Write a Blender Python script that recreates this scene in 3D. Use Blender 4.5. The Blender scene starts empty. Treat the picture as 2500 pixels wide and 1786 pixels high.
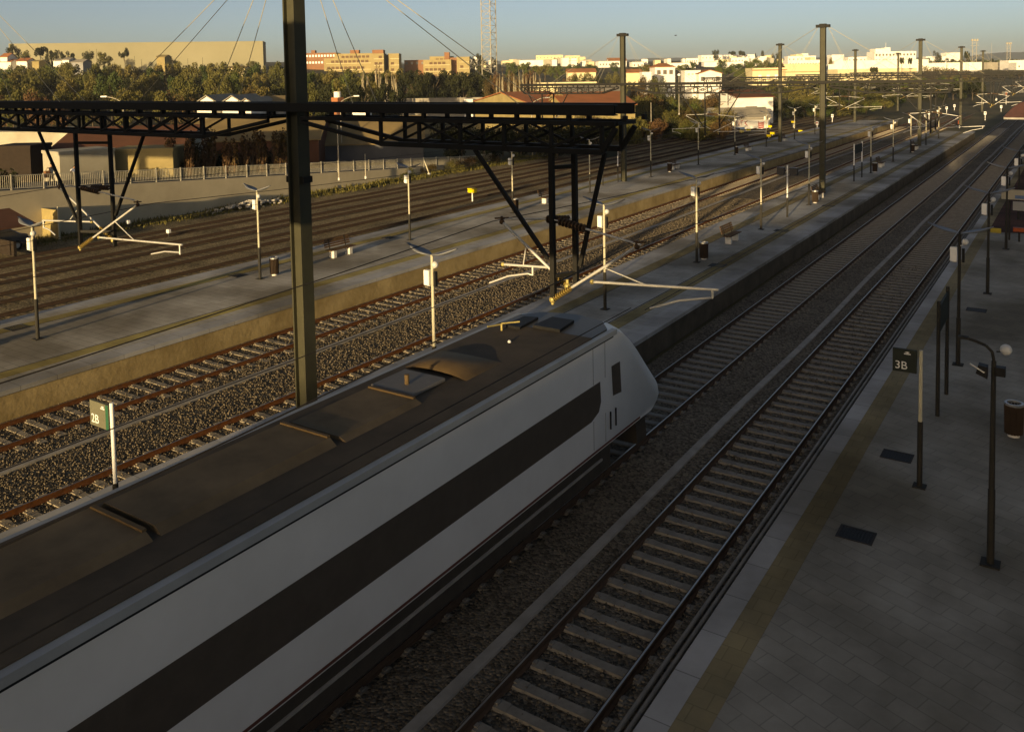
import bpy, bmesh, math, random
import numpy as np
from mathutils import Vector, Matrix
random.seed(7); rng = np.random.default_rng(7)
S = bpy.context.scene
C = S.collection
R = math.radians

# ------------------------------------------------------------------ camera
CAMH, FPX, CYPX = 10.468, 2099.96, 313.39          # eye height above rail head, focal length and principal row (2500 px wide picture)
YAW, PIT, ROL = R(33.5677), R(3.5528), R(-1.0185)
_f = Vector((-math.sin(YAW)*math.cos(PIT), math.cos(YAW)*math.cos(PIT), -math.sin(PIT)))
_r = Vector((math.cos(YAW), math.sin(YAW), 0)); _u = _r.cross(_f)
CR = _r*math.cos(ROL)+_u*math.sin(ROL); CU = -_r*math.sin(ROL)+_u*math.cos(ROL); CF = _f
EYE = Vector((0, 0, CAMH))
cam = bpy.data.cameras.new('camera'); camo = bpy.data.objects.new('camera', cam); C.objects.link(camo)
mw = Matrix((CR, CU, -CF)).transposed().to_4x4(); mw.translation = EYE; camo.matrix_world = mw
cam.sensor_width = 36; cam.lens = FPX/2500*36; cam.shift_y = -(893-CYPX)/2500
cam.clip_start = .1; cam.clip_end = 9000
S.camera = camo

# ------------------------------------------------------------------ sky, sun, exposure
SUN_AZ, SUN_EL = R(8), R(5.4)                       # the sun stands low behind the camera, a little to its right
w = bpy.data.worlds.new('World'); S.world = w; w.use_nodes = True
nt = w.node_tree; sky = nt.nodes.new('ShaderNodeTexSky'); sky.sky_type = 'NISHITA'; sky.sun_disc = False
sky.sun_elevation = SUN_EL; sky.sun_rotation = math.pi-SUN_AZ
sky.altitude = 50; sky.air_density = .4; sky.dust_density = 1.7; sky.ozone_density = 1.7
nt.links.new(sky.outputs[0], nt.nodes['Background'].inputs[0]); nt.nodes['Background'].inputs[1].default_value = .125
sd = bpy.data.lights.new('sun', 'SUN'); sd.energy = 4.1; sd.angle = R(.5); sd.color = (1, .93, .74)
so = bpy.data.objects.new('sun', sd); C.objects.link(so)
ldir = Vector((-math.sin(SUN_AZ)*math.cos(SUN_EL), math.cos(SUN_AZ)*math.cos(SUN_EL), -math.sin(SUN_EL)))
so.rotation_euler = ldir.to_track_quat('-Z', 'Y').to_euler(); so.location = (30, -60, 60)
S.view_settings.view_transform = 'Standard'; S.view_settings.look = 'None'; S.view_settings.gamma = 1
S.view_settings.exposure = 0.8
S.view_settings.use_white_balance = True; S.view_settings.white_balance_temperature = 11500; S.view_settings.white_balance_tint = 14

def ray(px, py): return CF + CR*((px-1250)/FPX) - CU*((py-CYPX)/FPX)
def G(px, py, z=0.):
    d = ray(px, py); return EYE + d*((z-CAMH)/d.z)
def U(px, py, d): return EYE + ray(px, py)*d
def terr(x, y):                                     # the land lies flat round the station and rises beyond it
    r = math.hypot(x, y); z = float(np.interp(r, (0, 200, 300, 400, 560, 760, 1000, 1500), (-.3, -.3, 3.5, 9, 14, 20, 23, 25)))
    az = math.degrees(math.atan2(-x, y)); z = -.3+(z+.3)*(.38+.62*min(1, max(0, (az-9)/13))); k = min(1, max(0, (az-36)/14)); k = k*k*(3-2*k) if az < 140 else 0
    q = min(1, max(0, (r-300)/45)); return z + 5.0*k*q*q*(3-2*q)*(1 if r < 900 else max(0, 1-(r-900)/600))

# ------------------------------------------------------------------ materials
def M(name, c, r=.85, var=.25, sc=3., metal=0., bump=0., c2=None, rand=0., det=5, spec=.08, bsc=None, tr=0.):
    m = bpy.data.materials.new(name); m.use_nodes = True; t = m.node_tree; b = t.nodes['Principled BSDF']
    b.inputs['Roughness'].default_value = r; b.inputs['Metallic'].default_value = metal
    b.inputs['Specular IOR Level'].default_value = spec
    tc = t.nodes.new('ShaderNodeTexCoord'); n = t.nodes.new('ShaderNodeTexNoise')
    n.inputs['Scale'].default_value = sc; n.inputs['Detail'].default_value = det; n.inputs['Roughness'].default_value = .62
    t.links.new(tc.outputs['Object'], n.inputs['Vector'])
    cr = t.nodes.new('ShaderNodeValToRGB'); cr.color_ramp.elements[0].position = .32; cr.color_ramp.elements[1].position = .68
    if c2 is None: c2 = tuple(x*(1-var) for x in c)
    cr.color_ramp.elements[0].color = (*c2, 1); cr.color_ramp.elements[1].color = (*c, 1)
    t.links.new(n.outputs['Fac'], cr.inputs[0]); out = cr.outputs[0]
    if rand:
        oi = t.nodes.new('ShaderNodeObjectInfo'); hs = t.nodes.new('ShaderNodeHueSaturation')
        mr = t.nodes.new('ShaderNodeMapRange'); mr.inputs['To Min'].default_value = 1-rand; mr.inputs['To Max'].default_value = 1+rand
        t.links.new(oi.outputs['Random'], mr.inputs['Value']); t.links.new(mr.outputs[0], hs.inputs['Value'])
        m2 = t.nodes.new('ShaderNodeMath'); m2.operation = 'MULTIPLY_ADD'; m2.inputs[1].default_value = -.05; m2.inputs[2].default_value = .525
        t.links.new(oi.outputs['Random'], m2.inputs[0]); t.links.new(m2.outputs[0], hs.inputs['Hue'])
        t.links.new(out, hs.inputs['Color']); out = hs.outputs[0]
    t.links.new(out, b.inputs['Base Color'])
    if bump:
        n2 = t.nodes.new('ShaderNodeTexNoise'); n2.inputs['Scale'].default_value = bsc or sc*6; n2.inputs['Detail'].default_value = 4
        t.links.new(tc.outputs['Object'], n2.inputs['Vector'])
        bp = t.nodes.new('ShaderNodeBump'); bp.inputs['Strength'].default_value = bump; bp.inputs['Distance'].default_value = .05
        t.links.new(n2.outputs['Fac'], bp.inputs['Height']); t.links.new(bp.outputs[0], b.inputs['Normal'])
    return m

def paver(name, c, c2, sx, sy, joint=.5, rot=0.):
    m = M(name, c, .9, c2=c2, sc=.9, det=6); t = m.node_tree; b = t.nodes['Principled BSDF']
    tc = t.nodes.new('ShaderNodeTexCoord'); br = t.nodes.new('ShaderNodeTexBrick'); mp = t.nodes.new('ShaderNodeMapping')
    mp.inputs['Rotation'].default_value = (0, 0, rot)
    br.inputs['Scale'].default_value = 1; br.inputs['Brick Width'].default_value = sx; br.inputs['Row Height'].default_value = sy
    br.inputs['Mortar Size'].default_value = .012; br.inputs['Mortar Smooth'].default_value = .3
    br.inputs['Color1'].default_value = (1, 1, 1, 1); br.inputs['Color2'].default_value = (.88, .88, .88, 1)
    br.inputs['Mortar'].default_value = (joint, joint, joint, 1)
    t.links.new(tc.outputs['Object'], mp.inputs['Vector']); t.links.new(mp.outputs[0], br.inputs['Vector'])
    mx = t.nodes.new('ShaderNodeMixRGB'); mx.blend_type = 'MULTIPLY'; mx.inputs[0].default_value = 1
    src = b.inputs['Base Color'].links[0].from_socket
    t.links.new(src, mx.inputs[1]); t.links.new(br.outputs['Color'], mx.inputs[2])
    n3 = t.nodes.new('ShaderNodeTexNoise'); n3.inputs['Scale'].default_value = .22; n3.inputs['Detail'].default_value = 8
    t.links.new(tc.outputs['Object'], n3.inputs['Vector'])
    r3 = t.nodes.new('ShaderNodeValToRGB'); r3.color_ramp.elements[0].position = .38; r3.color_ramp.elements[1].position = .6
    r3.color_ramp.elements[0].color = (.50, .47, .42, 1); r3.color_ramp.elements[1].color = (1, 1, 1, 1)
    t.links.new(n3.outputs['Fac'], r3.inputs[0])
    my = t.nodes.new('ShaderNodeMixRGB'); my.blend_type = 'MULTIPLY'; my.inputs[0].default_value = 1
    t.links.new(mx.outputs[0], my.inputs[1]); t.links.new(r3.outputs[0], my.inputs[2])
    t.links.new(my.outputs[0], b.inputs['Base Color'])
    return m

def stone_mat(name, ca, cb, sc):
    m = M(name, ca, .95, sc=.35, c2=cb); t = m.node_tree; b = t.nodes['Principled BSDF']
    tc = t.nodes.new('ShaderNodeTexCoord'); v = t.nodes.new('ShaderNodeTexVoronoi'); v.inputs['Scale'].default_value = sc
    t.links.new(tc.outputs['Object'], v.inputs['Vector'])
    r3 = t.nodes.new('ShaderNodeValToRGB'); r3.color_ramp.elements[0].color = (.35, .33, .30, 1); r3.color_ramp.elements[1].color = (1.35, 1.3, 1.2, 1)
    sp = t.nodes.new('ShaderNodeSeparateColor'); t.links.new(v.outputs['Color'], sp.inputs[0]); t.links.new(sp.outputs[0], r3.inputs[0])
    mx = t.nodes.new('ShaderNodeMixRGB'); mx.blend_type = 'MULTIPLY'; mx.inputs[0].default_value = 1
    src = b.inputs['Base Color'].links[0].from_socket
    t.links.new(src, mx.inputs[1]); t.links.new(r3.outputs[0], mx.inputs[2]); t.links.new(mx.outputs[0], b.inputs['Base Color'])
    bp = t.nodes.new('ShaderNodeBump'); bp.inputs['Strength'].default_value = .9; bp.inputs['Distance'].default_value = .06
    t.links.new(v.outputs['Distance'], bp.inputs['Height']); bp.invert = True; t.links.new(bp.outputs[0], b.inputs['Normal'])
    return m

MT = dict(
 ground=M('dry_ground', (.13, .105, .055), sc=.06, c2=(.06, .058, .026), bump=.4, bsc=1.5, det=9),
 hill=M('far_hill_scrub', (.075, .095, .07), sc=.012, c2=(.05, .068, .06), det=9),
 ballast=stone_mat('ballast_bed', (.21, .17, .12), (.12, .098, .07), 16),
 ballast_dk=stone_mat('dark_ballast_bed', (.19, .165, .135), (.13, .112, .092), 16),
 yard=stone_mat('rusty_yard_bed', (.27, .22, .14), (.12, .098, .062), 14),
 stones=M('ballast_stones', (.20, .16, .11), .9, sc=9, c2=(.075, .06, .043), det=2),
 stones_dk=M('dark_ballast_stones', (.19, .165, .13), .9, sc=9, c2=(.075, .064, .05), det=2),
 rust=M('rusty_rail_side', (.17, .062, .022), .9, sc=6, c2=(.085, .035, .018)),
 railhead=M('worn_rail_head', (.34, .30, .25), .35, var=.3, metal=.85, sc=2),
 dkrail=M('brown_rail_side', (.10, .062, .042), .85, sc=5, c2=(.07, .046, .032)),
 brightrail=M('polished_rail_head', (.45, .44, .41), .4, var=.2, metal=.9, sc=2),
 conc_sleeper=M('concrete_sleeper', (.33, .28, .205), .9, sc=4, c2=(.20, .165, .12), bump=.2),
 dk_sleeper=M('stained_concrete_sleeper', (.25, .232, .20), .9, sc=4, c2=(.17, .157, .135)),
 wood_sleeper=M('old_sleeper', (.18, .14, .09), .95, sc=5, c2=(.11, .085, .055)),
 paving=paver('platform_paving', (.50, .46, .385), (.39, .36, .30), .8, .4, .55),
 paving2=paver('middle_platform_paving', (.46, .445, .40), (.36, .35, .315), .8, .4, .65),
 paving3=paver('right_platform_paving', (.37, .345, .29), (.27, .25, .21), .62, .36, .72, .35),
 redpave=paver('red_brick_paving', (.13, .055, .035), (.075, .035, .026), .4, .2, .5),
 coping=paver('platform_coping', (.46, .45, .43), (.36, .355, .335), 1.2, 3., .5, math.pi/2),
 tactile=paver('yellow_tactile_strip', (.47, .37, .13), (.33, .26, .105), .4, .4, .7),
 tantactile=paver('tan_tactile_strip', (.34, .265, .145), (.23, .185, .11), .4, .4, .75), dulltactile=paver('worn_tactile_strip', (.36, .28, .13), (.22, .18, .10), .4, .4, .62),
 pwall=M('stained_platform_wall', (.43, .32, .16), .92, sc=.9, c2=(.26, .185, .085), bump=.2, det=8),
 shadedwall=M('shade_toned_platform_wall', (.13, .105, .075), .95, sc=.9, c2=(.07, .058, .042), bump=.2, det=8), trough=M('concrete_cable_trough', (.34, .32, .285), .9, sc=2, c2=(.24, .225, .20)),  # this platform wall has its shade painted into the dark colour
 pipe=M('trackside_pipe', (.20, .19, .17), .7, sc=2),
 steel=M('dark_green_gantry_paint', (.014, .013, .0105), .65, var=.3, sc=1.5, spec=.2),
 mast=M('olive_mast_paint', (.055, .052, .028), .65, c2=(.036, .034, .02), sc=1.2, spec=.3),
 alu=M('galvanised_tube', (.62, .60, .54), .45, var=.2, metal=.35, sc=3),
 brass=M('cantilever_clamp', (.50, .40, .16), .5, metal=.4, sc=5),
 insul=M('brown_insulator', (.10, .06, .035), .4, sc=6), insuly=M('amber_insulator', (.26, .18, .06), .45, sc=6),
 wire=M('overhead_wire', (.05, .042, .035), .6), cable=M('steel_stay_cable', (.40, .36, .26), .6, metal=.2),
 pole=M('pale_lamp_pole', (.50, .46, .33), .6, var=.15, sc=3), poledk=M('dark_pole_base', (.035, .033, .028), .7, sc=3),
 white=M('white_paint', (.78, .77, .72), .55, var=.12, sc=2.5), globe=M('white_globe', (.52, .52, .49), .3, var=.05, spec=.4),
 black=M('black_paint', (.02, .02, .02), .55, sc=3), wing=M('lamp_wing_grey', (.23, .24, .25), .45, var=.2, metal=.3),
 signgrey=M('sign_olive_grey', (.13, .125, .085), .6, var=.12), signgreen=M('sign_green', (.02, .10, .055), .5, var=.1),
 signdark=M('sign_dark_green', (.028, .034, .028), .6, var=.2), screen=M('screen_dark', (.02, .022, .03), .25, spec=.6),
 bin=M('brown_bin', (.045, .03, .02), .75, c2=(.03, .02, .014), sc=4), binrim=M('bin_rim', (.45, .45, .44), .35, metal=.6),
 wood=M('bench_slats', (.15, .085, .04), .7, c2=(.09, .05, .026), sc=6), concfoot=M('white_concrete_foot', (.68, .65, .58), .8, sc=4),
 grate=M('drain_grate', (.045, .042, .04), .8, sc=8), yellow=M('yellow_paint', (.72, .55, .04), .5, var=.2),
 dullyellow=M('faded_yellow', (.34, .26, .05), .6), orange=M('orange_paint', (.36, .08, .03), .5), red=M('red_paint', (.50, .05, .035), .6), blue=M('blue_paint', (.10, .17, .30), .6),
 train=M('white_train_paint', (.70, .695, .665), .4, c2=(.62, .615, .585), sc=.7, spec=.5, det=7),
 traing=M('train_brown_glass', (.09, .073, .058), .3, spec=.25, var=.2), trainroof=M('sooty_train_roof', (.11, .085, .06), .85, c2=(.075, .06, .044), sc=1.2, spec=.12),
 roofbox=M('dusty_roof_panel', (.21, .15, .09), .85, c2=(.12, .088, .055), sc=1.0, det=7, spec=.12), roofplate=M('roof_plate_grey', (.19, .18, .165), .6, var=.2, sc=2), cabroof=M('cab_roof_grey', (.075, .075, .07), .5, var=.2, sc=1.5, spec=.5), cornice=M('silver_roof_edge', (.40, .42, .42), .5, metal=.2, var=.25, sc=.8),
 underframe=M('train_underframe', (.07, .058, .046), .85, sc=3), redline=M('train_red_line', (.15, .055, .04), .5), hood=M('roof_hood_beige', (.17, .11, .055), .6, sc=2),
 wallgrey=M('concrete_ramp_wall', (.50, .43, .30), .95, c2=(.40, .34, .235), sc=.35, det=9, bump=.15), railing=M('pale_railing', (.48, .44, .34), .6),
 asphalt=M('old_asphalt', (.12, .11, .095), .95, sc=.5, c2=(.085, .08, .07)),
 plaster=M('white_plaster', (.74, .715, .65), .9, c2=(.62, .595, .53), sc=.4, det=7), shadegrey=M('shade_toned_grey_wall', (.105, .105, .105), .9, sc=.4), palewall=M('weathered_pale_wall', (.37, .34, .26), .9, c2=(.28, .25, .185), sc=.4, det=7), cream=M('cream_plaster', (.62, .54, .33), .9, c2=(.52, .45, .28), sc=.4),  # the dark grey wall colour stands in for shade on the warehouse
 yellowbrick=M('yellow_brick', (.30, .24, .12), .9, c2=(.255, .20, .10), sc=.3), redbrick=M('red_brick', (.25, .12, .065), .9, c2=(.20, .10, .055), sc=.3),
 hall=M('concrete_hall_cladding', (.255, .235, .155), .95, c2=(.215, .20, .13), sc=.05, det=9), tile=M('clay_tile', (.40, .17, .075), .9, c2=(.27, .11, .055), sc=.6),
 redroof=M('faded_red_sheet_roof', (.36, .135, .06), .8, c2=(.27, .105, .05), sc=.3), brownroof=M('brown_sheet_roof', (.14, .062, .036), .85, c2=(.095, .045, .028), sc=.3),
 tanroof=M('tan_sheet_roof', (.25, .18, .085), .85, c2=(.185, .135, .068), sc=.25), greyroof=M('grey_sheet_roof', (.30, .27, .21), .85, c2=(.21, .19, .155), sc=.3),
 shedwall=M('grey_shed_wall', (.27, .27, .26), .9, sc=.4), darkwood=M('dark_doorway', (.035, .026, .02), .9), ochre=M('ochre_wall', (.30, .235, .11), .9, sc=.5),
 glass=M('dark_window', (.11, .095, .075), .3, spec=.6), brownwin=M('brown_shutter', (.14, .085, .05), .7), whitewin=M('white_shutter', (.80, .79, .76), .6),
 tower=M('pale_tower_steel', (.36, .325, .25), .6), maroon=M('maroon_canopy_roof', (.060, .026, .024), .7, c2=(.04, .02, .019), sc=2),
 leaf=M('olive_leaves', (.115, .100, .028), .7, c2=(.07, .066, .02), sc=.6, rand=.34, spec=.15), leafg=M('green_leaves', (.065, .085, .022), .7, c2=(.04, .055, .015), sc=.6, rand=.35, spec=.15),
 leafd=M('dark_leaves', (.030, .033, .012), .8, c2=(.018, .021, .009), sc=.6, rand=.25, spec=.1), leafb=M('brown_leaves', (.105, .066, .026), .8, c2=(.06, .040, .018), sc=.6, rand=.3, spec=.1),
 leafo=M('orange_leaves', (.27, .12, .03), .8, sc=.6, rand=.2, spec=.1),
 bark=M('bark', (.10, .075, .05), .95, sc=4), redbark=M('reddish_bark', (.20, .115, .06), .9, sc=3, c2=(.12, .07, .04)), palebark=M('pale_bark', (.36, .31, .21), .9, sc=3), grass=M('dry_grass', (.15, .125, .04), .9, c2=(.08, .075, .024), sc=1.5),
 rubble=M('pale_rubble', (.52, .48, .40), .9, sc=4), skin=M('skin', (.45, .24, .14), .6), shirtw=M('white_shirt', (.80, .79, .76), .8), shirtg=M('pale_shirt', (.50, .47, .38), .85),
 bag=M('brown_bag', (.28, .13, .06), .7), hair=M('dark_hair', (.02, .016, .012), .7), trousers=M('dark_trousers', (.05, .05, .06), .85), carpaint=M('grey_car_paint', (.10, .105, .11), .3, metal=.4, spec=.5),
 tyre=M('tyre', (.02, .02, .02), .9), lampglass=M('car_lamp', (.6, .6, .58), .2), sheet=M('yellow_sheet_fence', (.36, .28, .125), .8, c2=(.26, .20, .09), sc=1.5),
 feather=M('dark_feathers', (.03, .027, .025), .8), bridge=M('footbridge_steel', (.30, .29, .26), .7, sc=.6), brickst=M('station_brick', (.30, .19, .12), .9, sc=.6),
)

# ------------------------------------------------------------------ mesh helpers
class MB:
    def __init__(s): s.v = []; s.f = []; s.sm = []
    def add(s, vs, fs, smooth=False):
        n = len(s.v); s.v += [tuple(p) for p in vs]; s.f += [tuple(i+n for i in f) for f in fs]; s.sm += [smooth]*len(fs); return s
    def box(s, x0, x1, y0, y1, z0, z1):
        return s.add([(x, y, z) for z in (z0, z1) for y in (y0, y1) for x in (x0, x1)],
                     [(0, 2, 3, 1), (4, 5, 7, 6), (0, 1, 5, 4), (2, 6, 7, 3), (0, 4, 6, 2), (1, 3, 7, 5)])
    def tube(s, p, q, r, r2=None, n=8, cap=True):
        p, q = Vector(p), Vector(q); r2 = r if r2 is None else r2; d = (q-p).normalized()
        a = d.orthogonal().normalized(); b = d.cross(a); vs = []
        for c, rr in ((p, r), (q, r2)):
            vs += [c+(a*math.cos(2*math.pi*i/n)+b*math.sin(2*math.pi*i/n))*rr for i in range(n)]
        s.add(vs, [(i, (i+1) % n, n+(i+1) % n, n+i) for i in range(n)], n > 5)
        if cap: s.add(vs, [tuple(range(n))[::-1], tuple(range(n, 2*n))])
        return s
    def path(s, pts, r, n=6):
        for a, b in zip(pts[:-1], pts[1:]): s.tube(a, b, r, n=n, cap=True)
        return s
    def beam(s, p, q, wd, ht):                      # square bar between two points
        p, q = Vector(p), Vector(q); d = (q-p).normalized(); up = Vector((0, 0, 1)) if abs(d.z) < .95 else Vector((0, 1, 0))
        a = d.cross(up).normalized(); b = a.cross(d); vs = []
        for c in (p, q):
            for sx, sy in ((-1, -1), (1, -1), (1, 1), (-1, 1)): vs.append(c+a*(sx*wd/2)+b*(sy*ht/2))
        return s.add(vs, [(3, 2, 1, 0), (4, 5, 6, 7), (0, 1, 5, 4), (1, 2, 6, 5), (2, 3, 7, 6), (3, 0, 4, 7)])
    def prism(s, prof, axis, a, b):                 # profile extruded along an axis ('x': (y,z), 'y': (x,z), 'z': (x,y))
        def pt(u, v, t): return {'x': (t, u, v), 'y': (u, t, v), 'z': (u, v, t)}[axis]
        n = len(prof); vs = [pt(u, v, a) for u, v in prof]+[pt(u, v, b) for u, v in prof]
        return s.add(vs, [(i, (i+1) % n, n+(i+1) % n, n+i) for i in range(n)]+[tuple(range(n))[::-1], tuple(range(n, 2*n))])
    def ball(s, c, r, nu=12, nv=8, sz=1.):
        vs = []; c = Vector(c)
        for j in range(nv+1):
            t = math.pi*j/nv
            for i in range(nu):
                p = 2*math.pi*i/nu; vs.append(c+Vector((r*math.sin(t)*math.cos(p), r*math.sin(t)*math.sin(p), r*sz*math.cos(t))))
        return s.add(vs, [(j*nu+i, (j+1)*nu+i, (j+1)*nu+(i+1) % nu, j*nu+(i+1) % nu) for j in range(nv) for i in range(nu)], True)
    def mesh(s, name, mat):
        me = bpy.data.meshes.new(name); me.from_pydata(s.v, [], s.f)
        bm = bmesh.new(); bm.from_mesh(me)
        bmesh.ops.recalc_face_normals(bm, faces=bm.faces); bm.to_mesh(me); bm.free()
        me.polygons.foreach_set('use_smooth', s.sm); me.materials.append(MT[mat]); me.update(); return me
    def build(s, name, mat, parent=None, loc=(0, 0, 0), rz=0, bev=0):
        me = s.mesh(name, mat)
        if bev:
            bm = bmesh.new(); bm.from_mesh(me); bmesh.ops.bevel(bm, geom=bm.edges[:], offset=bev, segments=1, affect='EDGES', clamp_overlap=True); bm.to_mesh(me); bm.free()
        return link(name, me, parent, loc, rz)
def link(name, me, parent=None, loc=(0, 0, 0), rz=0):
    o = bpy.data.objects.new(name, me); C.objects.link(o); o.location = loc; o.rotation_euler = (0, 0, rz)
    if parent: o.parent = parent
    return o
def tag(o, label, cat, group=None):
    o['label'] = label; o['category'] = cat
    if group: o['group'] = group
    return o
def thing(name, label, cat, loc=(0, 0, 0), rz=0, group=None):
    o = bpy.data.objects.new(name, None); o.empty_display_size = .2; C.objects.link(o); o.location = loc; o.rotation_euler = (0, 0, rz)
    return tag(o, label, cat, group)
def struct(o): o['kind'] = 'structure'; return o
def dup(o, label=None, loc=None, rz=None, group=None, parent=None):
    c = o.copy(); C.objects.link(c)
    if parent: c.parent = parent
    for ch in o.children: dup(ch, parent=c)
    if loc is not None: c.location = loc
    if rz is not None: c.rotation_euler = (0, 0, rz)
    if label: c['label'] = label
    if group: c['group'] = group
    return c
def npmesh(name, V, F, mat, smooth=False):
    me = bpy.data.meshes.new(name); k = F.shape[1]
    me.vertices.add(len(V)); me.vertices.foreach_set('co', np.asarray(V, np.float32).ravel())
    me.loops.add(F.size); me.loops.foreach_set('vertex_index', np.asarray(F, np.int32).ravel())
    me.polygons.add(len(F)); me.polygons.foreach_set('loop_start', np.arange(0, F.size, k, dtype=np.int32))
    me.update(calc_edges=True); me.validate(); me.materials.append(MT[mat]); return me
def text(body, size, parent, loc, rot, mat, ext=.004):
    cu = bpy.data.curves.new('lettering', 'FONT'); cu.body = body; cu.size = size; cu.extrude = ext
    o = bpy.data.objects.new('tmp', cu); C.objects.link(o); bpy.context.view_layer.update()
    me = bpy.data.meshes.new_from_object(o.evaluated_get(bpy.context.evaluated_depsgraph_get())); bpy.data.objects.remove(o)
    me.materials.clear(); me.materials.append(MT[mat]); q = link('lettering', me, parent, loc); q.rotation_euler = rot; return q
ORD = ['first', 'second', 'third', 'fourth', 'fifth', 'sixth', 'seventh', 'eighth', 'ninth', 'tenth', 'eleventh', 'twelfth']

# ================================================================== THE SETTING
def land():
    rs = [0, 60, 120, 200, 240, 280, 300, 315, 330, 345, 360, 380, 400, 440, 520, 620, 760, 950, 1200, 1500, 1900, 2400, 3200, 4500, 7000]; n = 96
    V = [(0, 0, -.3)]; F = []
    for r in rs[1:]:
        for i in range(n):
            a = 2*math.pi*i/n; x, y = r*math.cos(a), r*math.sin(a); V.append((x, y, terr(x, y)))
    for i in range(n): F.append((0, 1+i, 1+(i+1) % n))
    for k in range(len(rs)-2):
        for i in range(n): a = 1+k*n; F.append((a+i, a+n+i, a+n+(i+1) % n, a+(i+1) % n))
    m = MB(); m.add(V, F, True); struct(m.build('ground', 'ground'))
land()
def hills():
    m = MB(); n = 160; V = []; F = []
    prof = [(2300, -5), (2480, .45), (2650, .85), (2900, 1.0), (3300, .8), (3900, 0)]
    for i in range(n+1):
        a = R(-10)+R(95)*i/n                        # measured left from the track direction
        h = 50+5*math.sin(i*.11+1)+3*math.sin(i*.37)+1.5*rng.normal()+(20*min(1, (i-70)/25) if i > 70 else 0)
        for r, t in prof: V.append((-math.sin(a)*r, math.cos(a)*r, (h*t if t > 0 else -5)))
    k = len(prof)
    for i in range(n):
        for j in range(k-1): F.append((i*k+j, i*k+j+1, (i+1)*k+j+1, (i+1)*k+j))
    m.add(V, F, True); struct(m.build('hills', 'hill'))
hills()
def sheet(name, mat, x0, x1, y0, y1, z): return struct(MB().box(x0, x1, y0, y1, z-.1, z).build(name, mat))
sheet('ballast', 'ballast', -28.2, -19.3, -40, 330, -.178)
sheet('ballast', 'ballast_dk', -13.0, -5.4, -40, 330, -.20)
for xa, xb in ((-13.0, -12.27), (-10.16, -8.33), (-6.24, -5.4)): sheet('ballast', 'ballast_dk', xa, xb, -40, 330, -.146)
sheet('railway_yard', 'yard', -57.6, -37.0, -40, 330, -.21)

def ballast_stones(name, mat, xs, y0, y1, n, z, gap):
    pts = []
    x = rng.uniform(xs[0], xs[1], n); y = y0+(y1-y0)*rng.uniform(0, 1, n)**1.5
    keep = np.ones(n, bool)
    for c in gap: keep &= ~((np.abs(x-c) < .78) & (rng.uniform(0, 1, n) < .72))
    x, y = x[keep], y[keep]; n = len(x); s = rng.uniform(.014, .034, n)*(1+y/50)
    base = np.array([(1, 0, 0), (0, 1, 0), (-1, 0, 0), (0, -1, 0), (0, 0, 1), (0, 0, -1)], float)
    V = base[None]*rng.uniform(.6, 1.2, (n, 6, 1)); a = rng.uniform(0, 6.28, n); b = rng.uniform(-.6, .6, n)
    ca, sa, cb, sb = np.cos(a), np.sin(a), np.cos(b), np.sin(b)
    X = V[..., 0]*cb[:, None]-V[..., 2]*sb[:, None]; Z = V[..., 0]*sb[:, None]+V[..., 2]*cb[:, None]; Y = V[..., 1]
    X, Y = X*ca[:, None]-Y*sa[:, None], X*sa[:, None]+Y*ca[:, None]
    hz = z+rng.uniform(-.01, .025, n)
    P = np.stack([X*s[:, None]+x[:, None], Y*s[:, None]+y[:, None], Z*s[:, None]*.8+hz[:, None]], -1).reshape(-1, 3)
    f = np.array([(0, 1, 4), (1, 2, 4), (2, 3, 4), (3, 0, 4), (1, 0, 5), (2, 1, 5), (3, 2, 5), (0, 3, 5)])
    F = (f[None]+6*np.arange(n)[:, None, None]).reshape(-1, 3)
    o = link(name, npmesh(name, P, F, mat)); o['kind'] = 'stuff'; return o
tag(ballast_stones('ballast_stones', 'stones', (-28.1, -19.4), 6, 70, 85000, -.172, (-26.79, -20.96)), 'rough sunlit ballast stones between the two rusty platform tracks', 'gravel')
tag(ballast_stones('ballast_stones', 'stones_dk', (-9.9, -5.6), 4, 50, 32000, -.185, (-7.29,)), 'shaded dark ballast stones along the two right-hand tracks', 'gravel')

# platforms: slab, coping, tactile strip, wall
def platform(x0, x1, y0, y1, mat, edges, tmat, wmat=('pwall', 'pwall')):
    m = MB().box(x0+.06, x1-.06, y0, y1, .55, .75); p = struct(m.build('platform', mat))
    for s in edges:
        e = x1 if s > 0 else x0
        a, b = sorted((e, e-s*.5)); MB().box(a, b, y0, y1, .60, .754).build('coping', 'coping', p, bev=0)
        a, b = sorted((e-s*.53, e-s*.80)); MB().box(a, b, y0, y1, .60, .7535).build('edge_slab', 'coping', p)
        a, b = sorted((e-s*1.28, e-s*1.9)); MB().box(a, b, y0, y1, .60, .756).build('tactile_strip', tmat, p)
        a, b = sorted((e-s*1.93, e-s*1.97)); MB().box(a, b, y0, y1, .60, .757).build('joint_strip', 'grate', p)
        a, b = sorted((e-s*.055, e-s*.3)); MB().box(a, b, y0, y1, -.3, .598).build('platform_wall', wmat[s < 0], p)
    return p
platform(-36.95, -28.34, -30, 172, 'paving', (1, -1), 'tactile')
platform(-19.38, -13.28, -30, 146, 'paving2', (1, -1), 'dulltactile', ('shadedwall', 'pwall'))
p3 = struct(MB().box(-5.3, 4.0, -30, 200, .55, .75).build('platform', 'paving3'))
MB().box(-5.36, -4.93, -30, 200, .60, .755).build('coping', 'coping', p3)
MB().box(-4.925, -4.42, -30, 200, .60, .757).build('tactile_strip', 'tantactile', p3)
MB().box(-5.30, -5.10, -30, 200, -.3, .598).build('platform_wall', 'shadedwall', p3)
struct(MB().box(-4.45, 3.9, 57.5, 200, .60, .762).build('paving', 'redpave'))
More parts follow.
